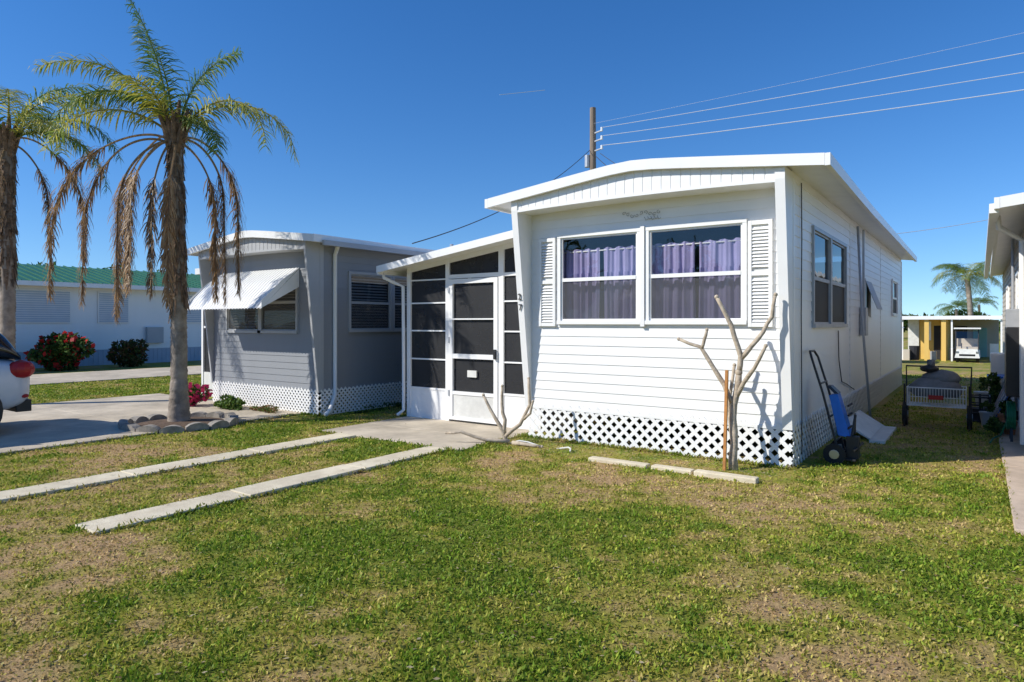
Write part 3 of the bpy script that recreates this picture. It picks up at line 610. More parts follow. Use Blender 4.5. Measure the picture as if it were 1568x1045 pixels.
# ------------------------------------------------------------ foliage
def foliage(name,clumps,n,ls,cols,mt=LEAF,parent=None,flowers=None):
    w=np.array([c[1][0]*c[1][1]*c[1][2] for c in clumps])**.67; w/=w.sum(); Vs=[];Cs=[]
    for (c,r),ww in zip(clumps,w):
        k=int(n*ww)+1; d=RNG.normal(size=(k,3)); d/=np.linalg.norm(d,axis=1)[:,None]; rr=RNG.uniform(.55,1.05,k)**.6
        P=np.array(c)+d*rr[:,None]*np.array(r); P[:,2]=np.maximum(P[:,2],.02+drop(P[:,1]))
        a=RNG.normal(size=(k,3)); a/=np.linalg.norm(a,axis=1)[:,None]; a=a+d*.3; b=np.cross(a,RNG.normal(size=(k,3))); b/=np.linalg.norm(b,axis=1)[:,None]
        s=ls*RNG.uniform(.6,1.3,(k,1)); a*=s; b*=s*.45
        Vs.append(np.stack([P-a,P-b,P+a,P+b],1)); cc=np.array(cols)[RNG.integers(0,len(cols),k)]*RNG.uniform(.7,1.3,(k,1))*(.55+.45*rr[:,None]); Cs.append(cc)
        if flowers:
            kf=int(k*flowers[1]); P=P[:kf]+d[:kf]*.04; a2=a[:kf]*1.1; b2=b[:kf]*2.2; Vs.append(np.stack([P-a2,P-b2,P+a2,P+b2],1)); Cs.append(np.tile(np.array(flowers[0]),(kf,1))*RNG.uniform(.7,1.2,(kf,1)))
    return npmesh(name,np.concatenate(Vs),4,np.concatenate(Cs),mt,parent)
def clumpset(c,r,n,sz):
    out=[]
    for i in range(n):
        d=RNG.normal(size=3); d/=np.linalg.norm(d); out.append((tuple(np.array(c)+d*np.array(r)*RNG.uniform(.3,.75)),tuple(np.array(r)*RNG.uniform(sz*.7,sz*1.3))))
    return out
GRC=[(.05,.10,.02),(.08,.15,.03),(.035,.07,.015),(.11,.17,.04)]
foliage('hibiscus_bush',clumpset((-22.3,1.5,.65),(.9,.95,.65),12,.42),3800,.08,GRC,flowers=((.60,.03,.03),.09))
foliage('croton_bush',clumpset((-22.4,3.75,.45),(.6,.7,.45),8,.45),2200,.07,[(.05,.07,.02),(.12,.09,.03),(.15,.07,.03),(.05,.10,.02)])
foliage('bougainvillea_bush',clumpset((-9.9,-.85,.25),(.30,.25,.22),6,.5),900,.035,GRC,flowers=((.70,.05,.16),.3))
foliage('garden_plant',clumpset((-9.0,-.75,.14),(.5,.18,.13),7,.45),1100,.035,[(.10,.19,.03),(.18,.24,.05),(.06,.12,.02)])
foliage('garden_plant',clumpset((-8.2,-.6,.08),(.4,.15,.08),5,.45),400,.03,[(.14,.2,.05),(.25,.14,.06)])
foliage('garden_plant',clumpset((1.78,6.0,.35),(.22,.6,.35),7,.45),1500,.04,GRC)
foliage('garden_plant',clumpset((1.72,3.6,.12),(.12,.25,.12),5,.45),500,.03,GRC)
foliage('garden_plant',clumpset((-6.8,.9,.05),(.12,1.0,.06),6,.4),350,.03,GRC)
cl=[]
for i in range(16): cl+=clumpset((-36+RNG.uniform(-3,3),4+i*1.6,2.2+RNG.uniform(0,1.5)),(1.6,1.5,1.7),3,.6)
foliage('distant_tree_row',cl,16000,.16,GRC)
cl=[]
for i in range(30): cl+=clumpset((-40+i*2.8,95+RNG.uniform(-6,6),.8+RNG.uniform(0,.9)),(2.4,2,1.5+RNG.uniform(0,.6)),3,.6)
foliage('distant_tree_row',cl,18000,.35,GRC)
cl=[]
for i in range(24): cl+=clumpset((-36+i*2.6,-33+RNG.uniform(-3,3),3.0+RNG.uniform(-1,2.0)),(2.4,2,3.0),3,.6)
foliage('distant_tree_row',cl,14000,.3,GRC)  # unseen trees behind the camera, added to darken window reflections
g=group('white_mobile_home',(-6,-28,0)); m=MB(); m.box(-14,-1,-31,-26,0,2.8,WHITE); m.hexa([(-14.4,-31.4,2.8),(-.6,-31.4,2.8),(-.6,-25.6,2.8),(-14.4,-25.6,2.8),(-14.4,-28.6,3.5),(-.6,-28.6,3.5),(-.6,-28.4,3.5),(-14.4,-28.4,3.5)],GTRIM)  # unseen house behind the camera, added for the windows to reflect
for x in (-12,-8,-4): m.box(x,x+1.6,-26,-25.95,1.2,2.2,DARK)
m.build('across_street_body',g)
# ------------------------------------------------------------ palms
def frond(base,az,el,L,droop,ll,kind,Q,C):
    az=rad(az); S=46; p=np.array(base,float); pts=[];ds=[]
    daz=RNG.uniform(-.25,.25); pw=1.15 if kind!='d' else .45
    for i in range(S+1):
        s=i/S; e=rad(max(-89,el-droop*s**pw)); a=az+daz*s
        if kind=='d': a+=.3*math.sin(s*7+daz*20)
        d=np.array([math.cos(e)*math.cos(a),math.cos(e)*math.sin(a),math.sin(e)]); pts.append(p.copy()); ds.append(d); p=p+d*L/S
    rc={'g':(.20,.24,.06),'y':(.36,.32,.09),'d':(.36,.25,.14)}[kind]
    up=np.array([0,0,1.])
    for i in range(S):
        d=ds[i]; side=np.array([-math.sin(az),math.cos(az),0]); nn=np.cross(side,d); w=.017*(1-i/S)+.003
        for q in (side,nn):
            Q.append([pts[i]-q*w,pts[i]+q*w,pts[i+1]+q*w*.96,pts[i+1]-q*w*.96]); C.append(rc)
    for i in range(5 if kind!='d' else 14,S+1):
        s=i/S; d=ds[i]; side=np.array([-math.sin(az),math.cos(az),0]); nn=np.cross(side,d)
        prof=(.45+.55*math.sin(math.pi*min(1,s*.95+.05)**.9))
        for sg in (-1,1):
            for rep in range(2 if kind!='d' else 6):
                if RNG.random()<.12: continue
                l=ll*prof*RNG.uniform(.7,1.15); 
                if kind=='d':
                    dr=side*sg*RNG.uniform(.05,.55)+d*RNG.uniform(.4,1)+nn*RNG.uniform(-.4,.4); g_=1.3; l*=.68
                else:
                    dr=side*sg*RNG.uniform(.55,.95)+d*RNG.uniform(.35,.75)+nn*RNG.uniform(-.35,.45); g_=RNG.uniform(.5,1.3)
                dr/=np.linalg.norm(dr); pp=pts[i]+d*RNG.uniform(-.5,.5)*L/S
                p1=pp+dr*l*.4; d2=dr-up*g_*.55; d2/=np.linalg.norm(d2); p2=p1+d2*l*.35; d3=d2-up*g_*.8; d3/=np.linalg.norm(d3); p3=p2+d3*l*.3
                w=d*.008 if kind!='d' else (d*.4+side*.6)*.010
                Q.append([pp-w,pp+w,p1+w*1.2,p1-w*1.2]);Q.append([p1-w*1.2,p1+w*1.2,p2+w*.9,p2-w*.9]);Q.append([p2-w*.9,p2+w*.9,p3+w*.15,p3-w*.15])
                if kind=='g': c_=np.array([.11,.19,.035]) if RNG.random()<.7 else np.array([.24,.28,.06])
                elif kind=='y': c_=np.array([.48,.45,.07]) if RNG.random()<.7 else np.array([.18,.25,.05])
                else: c_=np.array([.44,.29,.15]) if RNG.random()<.6 else np.array([.27,.165,.085])
                c_=c_*RNG.uniform(.75,1.25); C+= [c_,c_,c_]
def palm(name,x,y,z0,ztop,r0,fr,ll=.42,lean=(0,0),det=True,sc=1):
    g=group(name,(x,y,z0)); m=MB(); n=int((ztop-z0)/.07); pts=[];rr=[]
    for i in range(n+1):
        t=i/n; f=math.sin(t*math.pi)*.04
        for q,k in ((0,1.0),(.05,.94)):
            pts.append((x+lean[0]*t+f,y+lean[1]*t,z0-.05+(ztop-z0)*t+q)); rr.append(r0*(1.25-.35*min(1,t*6) if t<.17 else .90)*(1.0-.12*t)*k*random.uniform(.96,1.04))
    m.tube(pts,rr,TRUNK,14); m.build('trunk',g,True)
    tx,ty=x+lean[0],y+lean[1]
    if det:
        m=MB()
        for i in range(320):
            t=random.random()**.9; z=ztop+.1-t*2.5; a=random.uniform(0,6.28); rb=r0*.78; l=random.uniform(.10,.34); w=random.uniform(.012,.04); o_=random.uniform(.01,.07)
            ca,sa=math.cos(a),math.sin(a); q=(z-z0)/(ztop-z0); f=math.sin(q*math.pi)*.04; bx=x+lean[0]*q+f; by=y+lean[1]*q
            A=(bx+ca*rb-sa*w,by+sa*rb+ca*w,z); B=(bx+ca*rb+sa*w,by+sa*rb-ca*w,z); R2=rb+o_
            C_=(bx+ca*R2+sa*w*.3,by+sa*R2-ca*w*.3,z-l); D=(bx+ca*R2-sa*w*.3,by+sa*R2+ca*w*.3,z-l)
            m.poly([A,B,C_,D],TRUNKB)
        for i in range(14):
            a=i*2.4; m.tube([(tx+math.cos(a)*r0*.5,ty+math.sin(a)*r0*.5,ztop-.15+.02*i),(tx+math.cos(a)*(r0+.01),ty+math.sin(a)*(r0+.01),ztop+.12+.02*i),(tx+math.cos(a)*(r0+.10),ty+math.sin(a)*(r0+.10),ztop+.32+.02*i)],[.055,.04,.02],TRUNKB,6)
        m.build('leaf_boots',g)
    Q=[];C=[]
    for (az,el,L,dp,k) in fr: frond((tx+math.cos(rad(az))*r0*.5,ty+math.sin(rad(az))*r0*.5,ztop+(RNG.uniform(.1,.3) if k!='d' else RNG.uniform(-.05,.12))*sc),az,el,L,dp,ll,k,Q,C)
    npmesh('fronds',np.array(Q),4,np.array(C),FROND,g)
    return g
RA=35.3
f1=[(RA+195,86,2.0,25,'g'),(RA+140,82,1.9,40,'g'),(RA+20,82,1.5,55,'g'),(RA+200,68,2.1,95,'y'),(RA+172,58,2.2,115,'y'),(RA+188,40,2.0,110,'y'),(RA+205,52,1.8,125,'g'),
    (RA+3,44,2.25,128,'y'),(RA-14,52,2.1,138,'y'),(RA-20,25,1.0,120,'g'),(RA-100,66,1.3,100,'y'),(RA+110,50,1.5,120,'g'),
    (RA+178,62,3.5,165,'d'),(RA+190,48,3.1,165,'d'),(RA+168,40,3.2,170,'d'),(RA+202,10,2.9,140,'d'),(RA-4,40,2.8,165,'d'),(RA+10,20,2.7,155,'d'),(RA-15,0,2.5,120,'d'),(RA+240,0,2.4,120,'d'),(RA-70,-10,2.5,110,'d'),(RA-110,-20,2.3,100,'d'),(RA+182,-10,2.4,100,'d')]
palm('queen_palm_tree',-8.05,-2.1,0,4.15,.135,f1,.42,(-.06,-.03))
f2=[(RA+a,e,L,d,k) for a,e,L,d,k in ((0,62,2.1,110,'y'),(10,45,2.2,120,'g'),(-20,40,1.9,120,'y'),(20,75,1.6,80,'g'),(180,70,2.0,80,'y'),(190,45,2.0,110,'g'),(90,60,1.8,100,'g'),(-90,60,1.7,110,'g'),(60,50,1.8,120,'y'),(-50,55,1.9,115,'y'),(-130,50,1.9,110,'y'),(5,22,2.2,115,'g'),(-8,50,3.0,155,'d'),(170,10,2.1,130,'d'),(-80,0,2.0,120,'d'),(200,0,2.0,120,'d'),(10,0,2.2,110,'d'))]
palm('queen_palm_tree',-12.8,-2.73,0,4.65,.14,f2,.42,(.05,0))
f3=[(a,random.uniform(-5,70),2.3,95,'g' if i%4 else 'y') for i,a in enumerate(range(0,360,17))]
palm('coconut_palm_tree',1.15,47.5,-.6,4.5,.2,f3,.75,(-.3,0),False)
f4=[(a,random.uniform(0,65),2.6,95,'g') for a in range(0,360,24)]
palm('coconut_palm_tree',-.8,89,-.6,3.2,.2,f4,.8,(0,0),False)
palm('coconut_palm_tree',1.4,110,-.6,4.2,.2,f4,.8,(0,0),False)
g=group('scalloped_edging_ring',(-8.0,-2.1,0)); m=MB()
NB=15
for i in range(NB):
    a0=2*math.pi*(i+.03)/NB; a1=2*math.pi*(i+.97)/NB; K=6; R1,R2=.67,.79; dz=random.uniform(-.01,.012); sh=random.uniform(-.015,.015)
    for k_ in range(K):
        u0,u1=k_/K,(k_+1)/K; b0=a0+(a1-a0)*u0; b1=a0+(a1-a0)*u1; h0=.06+dz+.05*max(0,math.sin(math.pi*u0))**.7; h1=.06+dz+.05*max(0,math.sin(math.pi*u1))**.7
        f=lambda R,b,z:(-8.0+(R+sh)*math.cos(b),-2.1+(R+sh)*math.sin(b),z)
        m.hexa([f(R1,b0,-.05),f(R2,b0,-.05),f(R2,b1,-.05),f(R1,b1,-.05),f(R1,b0,h0),f(R2,b0,h0),f(R2,b1,h1),f(R1,b1,h1)],EDGE)
m.build('edging_blocks',g); m=MB(); m.ell((-8.0,-2.1,.0),(.67,.67,.075),MULCH,20,4,0,.03); m.build('mulch',g)
# ------------------------------------------------------------ pruned shrubs
def PT(u,v,y=-.38): return (-.48+(u-1125)*.0067,y,max(-.05,1.5-(v-495)*.0067))
g=group('pruned_frangipani_tree',(-.48,-.36,0)); m=MB()
def br(pts,r0,r1,k=.9):
    n=len(pts); r0*=k; r1*=k
    P=[Vector(pts[0])]
    for a,b in zip(pts[:-1],pts[1:]):
        a=Vector(a);b=Vector(b)
        j=Vector((random.uniform(-1,1),random.uniform(-1,1),random.uniform(-1,1)))*.008
        P+=[a.lerp(b,.5)+j,b]
    N_=len(P); m.tube(P,[(r0+(r1-r0)*i/(N_-1))*random.uniform(.93,1.08) for i in range(N_)],BARK,9)
    m.ell(pts[-1],(r1*1.25,r1*1.25,r1*1.3),BARK,8,6)
br([PT(1124,725),PT(1126,680),PT(1124,640),PT(1130,600),PT(1133,570)],.048,.034)
br([PT(1133,572),PT(1136,545),PT(1128,515,-.42),PT(1118,485,-.45),PT(1104,455,-.48)],.032,.021)
br([PT(1135,550),PT(1150,530,-.34),PT(1166,508,-.3),PT(1178,485,-.28),PT(1183,452,-.28)],.030,.019)
br([PT(1128,610),PT(1142,585,-.42),PT(1160,562,-.48),PT(1178,528,-.52)],.028,.018)
br([PT(1126,620),PT(1112,590,-.4),PT(1096,562,-.44),PT(1078,532,-.46),PT(1045,520,-.5)],.032,.018)
br([PT(1080,535,-.46),PT(1084,520,-.46),PT(1088,505,-.46)],.02,.016)
br([PT(1130,722),PT(1119,660,-.33),PT(1114,620,-.3),PT(1122,560,-.28)],.028,.018)
m.build('branches',g,True)
g=group('wooden_stake',(-.53,-.46,0)); m=MB(); m.beam((-.545,-.47,-.05),(-.525,-.45,1.02),.03,.03,WOOD); m.build('stake',g,bevel=.003)
g=group('pruned_frangipani_tree',(-3.2,-.56,0)); m=MB()
B0=(-3.2,-.56,-.02)
br([B0,(-3.24,-.57,.12),(-3.33,-.62,.30),(-3.42,-.62,.42),(-3.50,-.66,.60)],.035,.018)
br([(-3.24,-.57,.10),(-3.22,-.58,.30),(-3.27,-.58,.48),(-3.25,-.6,.72)],.03,.018)
br([(-3.22,-.57,.10),(-3.05,-.5,.25),(-2.92,-.48,.50),(-2.95,-.46,.82)],.03,.017)
br([(-3.0,-.49,.32),(-2.90,-.5,.40),(-2.86,-.5,.55)],.02,.015)
br([(-3.15,-.58,.04),(-3.4,-.75,.06),(-3.65,-.92,.16),(-3.82,-1.0,.14)],.03,.016)
br([(-3.1,-.58,.03),(-2.9,-.62,.04),(-2.7,-.55,.02)],.03,.018)
m.build('branches',g,True)
m=MB(); m.tube([(-2.62+.45*math.cos(a*.3)-.1,-.62+.16*math.sin(a*.3),.02+.03*math.sin(a)) for a in range(0,11)],.010,WDIRT,6); m.build('garden_hose')
g=group('concrete_edging',(-1,-.81,0)); m=MB(); 
for (a,b,dy) in ((-1.9,-1.22,0),(-1.18,-.75,.015),(-.72,-.12,-.01)): m.box(a,b,-.87+dy,-.76+dy,-.03,.04+random.uniform(-.01,.01),CONCL)
m.build('edging_blocks',g,bevel=.012)
m=MB(); m.box(-3.25,.0,-.0,-.0+.01,-.02,.03,CONC); m.build('footing_strip',MH)
# ------------------------------------------------------------ clutter on the right
g=group('blue_hand_truck',(.3,.7,0)); m=MB()
for y in (.52,.86): m.tube([(.36,y,.10),(.20,y,.75),(.09,y,1.12)],.013,BLACKM)
m.tube([(.09,.52,1.12),(.06,.58,1.19),(.06,.8,1.19),(.09,.86,1.12)],.013,BLACKM)
for z,x in ((.25,.33),(.5,.27),(.85,.18)): m.tube([(x,.52,z),(x,.86,z)],.011,BLACKM)
m.box(.34,.52,.5,.88,.05,.07,BLACKM)
for y in (.46,.88): m.tube([(.32,y,.11),(.32,y+.04,.11)],.11,RUB,16); m.tube([(.32,y-.003,.11),(.32,y+.043,.11)],.05,CHROME,12)
m.hexa([(.34,.58,.30),(.46,.58,.28),(.46,.80,.28),(.34,.80,.30),(.25,.58,.72),(.33,.60,.74),(.33,.78,.74),(.25,.80,.72)],BLUE)
m.hexa([(.30,.60,.74),(.34,.60,.74),(.34,.78,.74),(.30,.78,.74),(.22,.62,.82),(.26,.62,.82),(.26,.76,.82),(.22,.76,.82)],BLACKM)
m.tube([(.47,.60,.30),(.50,.63,.52),(.48,.75,.52),(.47,.78,.30)],.014,BLACKM)
m.box(.42,.54,.56,.66,.07,.30,BLACKM); m.box(.40,.50,.70,.80,.07,.26,BLUE); m.tube([(.50,.5,.16),(.56,.68,.22),(.50,.84,.15)],.014,BLACKM)
for z in (.38,.52,.62): m.tube([(.44,.575,z),(.44,.805,z)],.012,DARK,6)
m.build('truck_parts',g,bevel=.004)
g=group('white_board_stack',(.35,2.9,0)); m=MB()
m.hexa([(.45,2.3,.0),(.48,2.3,.0),(.48,3.7,.0),(.45,3.7,.0),(.10,2.3,.20),(.13,2.3,.22),(.13,3.7,.22),(.10,3.7,.20)],WDIRT); m.box(.45,.62,2.1,3.5,.0,.04,WDIRT); m.build('boards',g)
g=group('wire_basket_cart',(1.1,4.1,0)); m=MB()
bx0,bx1,by0,by1,b0,b1=.72,1.42,3.85,4.35,.32,.58
for z in (b0,(b0+b1)/2,b1):
    r_=.009 if z==b1 else .004
    m.tube([(bx0,by0,z),(bx1,by0,z),(bx1,by1,z),(bx0,by1,z),(bx0,by0,z)],r_,WTRIM,5)
x=bx0
while x<=bx1+.001:
    m.tube([(x,by0,b1),(x,by0,b0),(x,by1,b0),(x,by1,b1)],.004,WTRIM,4); x+=.035
y=by0
while y<=by1: m.tube([(bx0,y,b1),(bx0,y,b0),(bx1,y,b0),(bx1,y,b1)],.004,WTRIM,4); y+=.05
m.box(.98,1.16,by0-.015,by0-.008,.42,.48,REDP)
for x in (.68,1.46):
    m.tube([(x,3.95,.0),(x,3.95,.62)],.012,BLACKM); m.tube([(x-.03,4.1,.17),(x+.03,4.1,.17)],.17,RUB,18); m.tube([(x-.035,4.1,.17),(x+.035,4.1,.17)],.05,CHROME,10)
m.tube([(.68,4.35,.3),(.66,4.5,.85),(1.48,4.5,.85),(1.46,4.35,.3)],.014,BLACKM)
m.build('cart_frame',g); m=MB(); m.ell((1.05,4.1,.55),(.33,.24,.18),BAGG,14,8,-.6,.04); m.ell((1.12,4.15,.70),(.24,.2,.13),BAGG,12,8,-.6,.05); m.ell((.98,4.1,.84),(.12,.12,.06),BLACKM,12,6); m.tube([(1.0,4.1,.85),(1.0,4.1,.97)],.05,BAGG,8); m.build('cart_load',g,True)
g=group('black_plastic_crate',(1.6,5.2,0)); m=MB()
for z in (.02,.14,.26,.38): m.tube([(1.46,5,z),(1.70,5,z),(1.70,5.35,z),(1.46,5.35,z),(1.46,5,z)],.014,BLACKM,5)
for (x,y) in ((1.46,5),(1.70,5),(1.70,5.35),(1.46,5.35),(1.58,5),(1.58,5.35),(1.46,5.17)): m.tube([(x,y,0),(x,y,.40)],.016,BLACKM,5)
m.box(1.48,1.68,5.02,5.33,.02,.2,DARK); m.build('crate',g)
g=group('folded_lawn_chair',(1.85,5.4,0)); m=MB()
for i,c_ in enumerate((BLUE,WTRIM,REDP,GREENP,BEIGE)):
    y=4.7+i*.28; m.tube([(1.70,y,.03),(1.97,y+.05,.62+.05*i),(1.97,y+.35,.62+.05*i),(1.70,y+.3,.03)],.012,CHROME,6); m.hexa([(1.72,y+.02,.06),(1.74,y+.02,.06),(1.74,y+.28,.06),(1.72,y+.28,.06),(1.95,y+.06,.56),(1.97,y+.06,.56),(1.97,y+.33,.56),(1.95,y+.33,.56)],c_)
m.build('chairs',g)
g=group('plastic_storage_bin',(1.9,8,0)); m=MB(); m.box(1.7,2.0,7.6,8.2,.03,.5,BEIGE); m.box(1.68,2.02,7.58,8.22,.5,.54,BLUE); m.box(1.75,2.0,9,9.5,.03,.9,WTRIM); m.build('bin',g,bevel=.02)
for i,(px,py,pr) in enumerate(((1.88,4.2,.10),(1.66,4.55,.09),(1.90,3.75,.08),(1.62,6.9,.13))):
    g=group('flower_pot',(px,py,0)); m=MB(); m.tube([(px,py,.02),(px,py,.02+pr*2)],[pr*.7,pr],TERRA if i%2==0 else GTRIM,14); m.tube([(px,py,.02+pr*2),(px,py,.02+pr*2.2)],[pr*1.08,pr*1.08],TERRA if i%2==0 else GTRIM,14); m.build('pot',g)
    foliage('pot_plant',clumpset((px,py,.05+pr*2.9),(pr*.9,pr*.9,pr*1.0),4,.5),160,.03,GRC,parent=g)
g=group('hose_reel',(1.93,3.2,0)); m=MB()
for k_ in range(5):
    m.tube([(1.86+.018*k_,3.2+.17*math.cos(a*math.pi/8),.34+.17*math.sin(a*math.pi/8)) for a in range(17)],.011,GREENP,6)
m.tube([(1.84,3.2,.34),(1.97,3.2,.34)],.06,BLACKM,12)
for yy in (3.05,3.35): m.beam((1.90,yy,.0),(1.90,3.2,.36),.03,.03,BLACKM)
m.tube([(1.88,3.36,.3),(1.80,3.45,.05),(1.72,3.2,.035),(1.68,2.8,.035)],.010,GREENP,6); m.build('reel',g)
# ------------------------------------------------------------ utility pole and wires
g=group('utility_pole',(-11.8,17.6,0)); m=MB(); m.tube([(-11.8,17.6,-.2),(-11.8,17.6,10.6)],[.17,.125],POLEW,12)
for z in (9.5,9.15,8.75): m.beam((-11.8,17.6,z),(-11.3,17.45,z+.03),.06,.05,GALV); m.tube([(-11.3,17.45,z),(-11.3,17.45,z+.16)],.05,WTRIM,8)
m.tube([(-12.0,17.5,8.1),(-12.0,17.5,8.6)],.12,GALV,10)
m.build('pole',g)
def wire(name,a,b,sag,r,mt,par=g):
    m=MB(); a=Vector(a);b=Vector(b); m.tube([a.lerp(b,t/24)-Vector((0,0,sag*4*(t/24)*(1-t/24))) for t in range(25)],r,mt,5); return m.build(name,par)
wire('power_line_a',(-11.3,17.45,9.65),(28,17,9.9),.35,.012,WIREL); wire('power_line_b',(-11.3,17.45,9.3),(28,17,9.2),.45,.012,WIREL)
wire('power_line_c',(-11.3,17.45,8.9),(28,17,8.6),.5,.016,WIREL); wire('power_line_d',(-11.7,17.5,9.9),(28,17,11.0),.3,.005,WIREL)
wire('service_drop_a',(-11.9,17.5,8.8),(-9.2,4.0,3.35),.45,.014,WIREM); wire('service_drop_b',(-11.6,17.5,8.5),(-3.0,9.0,3.3),.3,.014,WIREM); wire('service_drop_c',(-11.4,17.5,8.6),(-1.8,10.5,3.5),.4,.012,WIREM)
wire('service_drop_d',(-1.0,11.0,3.6),(6,20,6.0),.3,.008,WIREL)
g2=group('utility_pole',(28,17,0)); m=MB(); m.tube([(28,17,-.2),(28,17,11)],[.17,.125],POLEW,12); m.build('pole',g2)
m=MB(); C0=np.array([1.586,-7.222]); 
A=C0+RT*(-19/1013*2400)+FW*2400; B=C0+RT*(50/1013*2400)+FW*2400
m.hexa([(A[0],A[1],828),(A[0],A[1],830),(A[0]+2,A[1],830),(A[0]+2,A[1],828),(B[0],B[1],845),(B[0],B[1],847),(B[0]+2,B[1],847),(B[0]+2,B[1],845)],mat('cloud_white',(.4,.5,.6),1,.05,.01)); m.build('contrail')
# ------------------------------------------------------------ parked car
g=group('parked_car',(-9.72,-5.9,0)); cxr=-9.72; yr=-3.66; Lc=4.45
def loft(secs,mt,name,smooth=True,parent=g):
    m=MB(); n=len(secs[0]); base=[]
    for s in secs:
        base.append(len(m.v)); m.v+=s
    k=m.mi(mt)
    for i in range(len(secs)-1):
        for j in range(n):
            a=base[i]+j;b=base[i]+(j+1)%n;c_=base[i+1]+(j+1)%n;d=base[i+1]+j; m.f.append((a,b,c_,d)); m.m.append(k)
    m.f.append(tuple(base[0]+j for j in range(n))); m.m.append(k); m.f.append(tuple(base[-1]+j for j in range(n))[::-1]); m.m.append(k)
    o=m.build(name,parent,smooth); sb=o.modifiers.new('sub','SUBSURF'); sb.levels=2; sb.render_levels=2; return o
def sec(y,w,zb,zt,shoulder): 
    pr=[(w*.86,zb),(w*.98,zb+.14),(w,zb+.34),(w*.99,shoulder),(w*.90,zt)]
    return [(cxr+x,yr-y,z) for x,z in pr]+[(cxr-x,yr-y,z) for x,z in pr[::-1]]
loft([sec(0.0,.74,.42,.92,.78),sec(.06,.84,.34,1.02,.86),sec(.35,.90,.27,1.06,.92),sec(1.2,.91,.24,1.05,.93),sec(2.3,.91,.24,1.03,.93),sec(3.2,.91,.24,1.0,.9),sec(3.9,.90,.27,.92,.80),sec(4.3,.82,.32,.80,.70),sec(4.45,.66,.40,.70,.62)],CARP,'body')
def sec2(y,w0,w1,zb,zt):
    pr=[(w0,zb),((w0+w1)/2+.02,(zb+zt)/2),(w1,zt-.05),(w1-.12,zt)]
    return [(cxr+x,yr-y,z) for x,z in pr]+[(cxr-x,yr-y,z) for x,z in pr[::-1]]
loft([sec2(.10,.74,.66,1.0,1.12),sec2(.28,.80,.66,1.0,1.46),sec2(.7,.81,.67,1.0,1.60),sec2(1.6,.82,.68,1.0,1.64),sec2(2.4,.82,.67,1.0,1.58),sec2(2.9,.80,.64,1.0,1.30),sec2(3.35,.76,.6,.98,1.06)],TINT,'greenhouse')
m=MB()
m.hexa([(cxr-.60,yr-.5,1.57),(cxr+.60,yr-.5,1.57),(cxr+.60,yr-2.35,1.58),(cxr-.60,yr-2.35,1.58),(cxr-.56,yr-.45,1.625),(cxr+.56,yr-.45,1.625),(cxr+.56,yr-2.3,1.645),(cxr-.56,yr-2.3,1.645)],CARP)
for sx in (-1,1):
    for a,b in ((.9,.75),(1.85,1.8),(2.75,2.45)): m.beam((cxr+sx*.835,yr-a,1.02),(cxr+sx*.70,yr-b,1.57),.05,.06,CARP)
m.build('roof_and_pillars',g,bevel=.02)
m=MB()
for sx in (-1,1):
    for yy in (.74,3.55):
        x=cxr+sx*.80; m.tube([(x-.10,yr-yy,.33),(x+.10,yr-yy,.33)],.33,RUB,24); m.tube([(x-.112,yr-yy,.33),(x+.112,yr-yy,.33)],.21,CHROME,20)
        m.tube([(cxr+sx*.6,yr-yy,.36),(cxr+sx*.905,yr-yy,.36)],.39,BLACKM,24)
m.build('wheels',g)
m=MB()
for sx in (-1,1):
    m.ell((cxr+sx*.80,yr-.12,.88),(.12,.16,.13),REDP,12,8); m.box(cxr+sx*.35-.25,cxr+sx*.35+.25,yr-.03,yr+.015,.84,.93,REDP)
    m.ell((cxr+sx*.78,yr-.08,.52),(.06,.06,.03),REDP,8,6)
m.box(cxr-.72,cxr+.72,yr-.15,yr+.03,.30,.46,BLACKM); m.box(cxr-.25,cxr+.25,yr+.0,yr+.02,.62,.75,WDIRT); m.build('lights_and_bumper',g,bevel=.015)
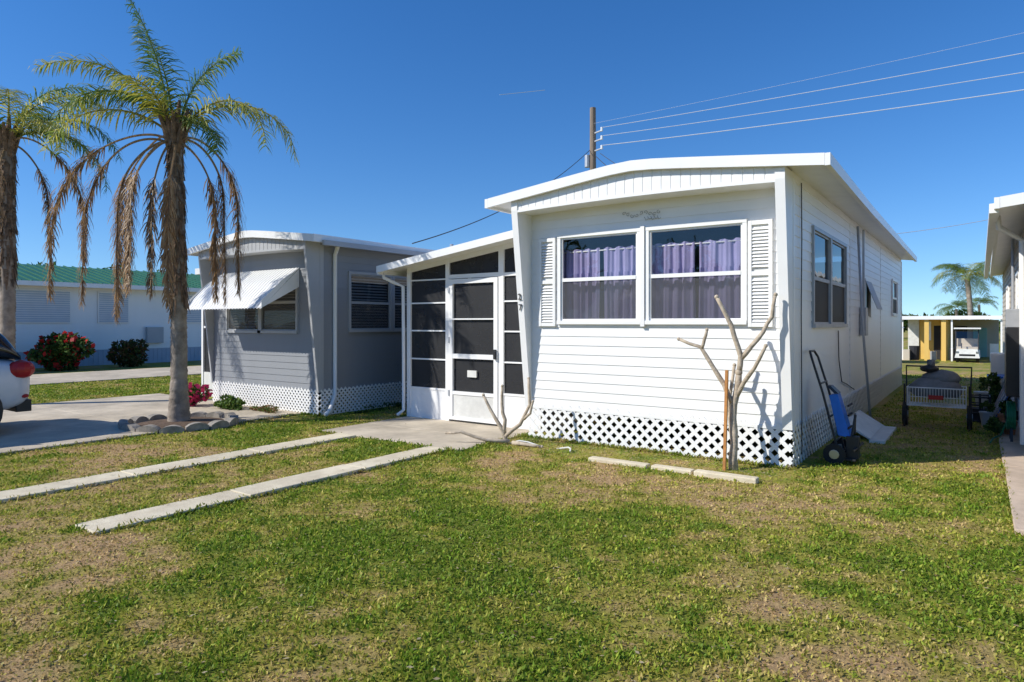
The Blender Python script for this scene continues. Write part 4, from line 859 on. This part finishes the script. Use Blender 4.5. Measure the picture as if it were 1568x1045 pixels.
# ------------------------------------------------------------ light, sky, camera
SD=Vector((.65,.76,0)).normalized(); EL=rad(38)
d=Vector((SD.x*math.cos(EL),SD.y*math.cos(EL),-math.sin(EL)))
sun=bpy.data.lights.new('sun','SUN'); sun.energy=5.0; sun.angle=rad(.5); sun.color=(1,.965,.89)
so=bpy.data.objects.new('sun',sun); so.rotation_euler=d.to_track_quat('-Z','Y').to_euler(); so.location=(-20,-25,30); scene.collection.objects.link(so)
w=bpy.data.worlds.new("World"); scene.world=w; w.use_nodes=True; nt=w.node_tree; bg=nt.nodes['Background']
sk=nt.nodes.new('ShaderNodeTexSky'); sk.sky_type='NISHITA'; sk.sun_disc=False; sk.sun_elevation=EL; sk.sun_rotation=math.atan2(-SD.x,-SD.y)%(2*math.pi)
sk.air_density=1.0; sk.dust_density=.1; sk.ozone_density=2.0
tc=nt.nodes.new('ShaderNodeTexCoord'); ma=nt.nodes.new('ShaderNodeVectorMath'); ma.operation='MULTIPLY_ADD'; ma.inputs[1].default_value=(1,1,.97); ma.inputs[2].default_value=(0,0,.05)
no=nt.nodes.new('ShaderNodeVectorMath'); no.operation='NORMALIZE'
nt.links.new(tc.outputs['Generated'],ma.inputs[0]); nt.links.new(ma.outputs[0],no.inputs[0]); nt.links.new(no.outputs[0],sk.inputs['Vector'])
hs=nt.nodes.new('ShaderNodeHueSaturation'); hs.inputs['Saturation'].default_value=1.32; nt.links.new(sk.outputs[0],hs.inputs['Color'])
tn=nt.nodes.new('ShaderNodeVectorMath'); tn.operation='MULTIPLY'; tn.inputs[1].default_value=(.84,1.0,1.24); nt.links.new(hs.outputs[0],tn.inputs[0])
nt.links.new(tn.outputs[0],bg.inputs['Color']); bg.inputs['Strength'].default_value=.122
cam=bpy.data.cameras.new('camera'); cam.sensor_width=36; cam.lens=23.27; cam.shift_y=-.0175; cam.clip_end=6000; cam.clip_start=.05
co=bpy.data.objects.new('camera',cam); co.location=(1.586,-7.222,1.5); co.rotation_euler=(rad(90),0,rad(35.3)); scene.collection.objects.link(co); scene.camera=co
scene.view_settings.view_transform='Standard'; scene.view_settings.look='None'; scene.view_settings.exposure=0
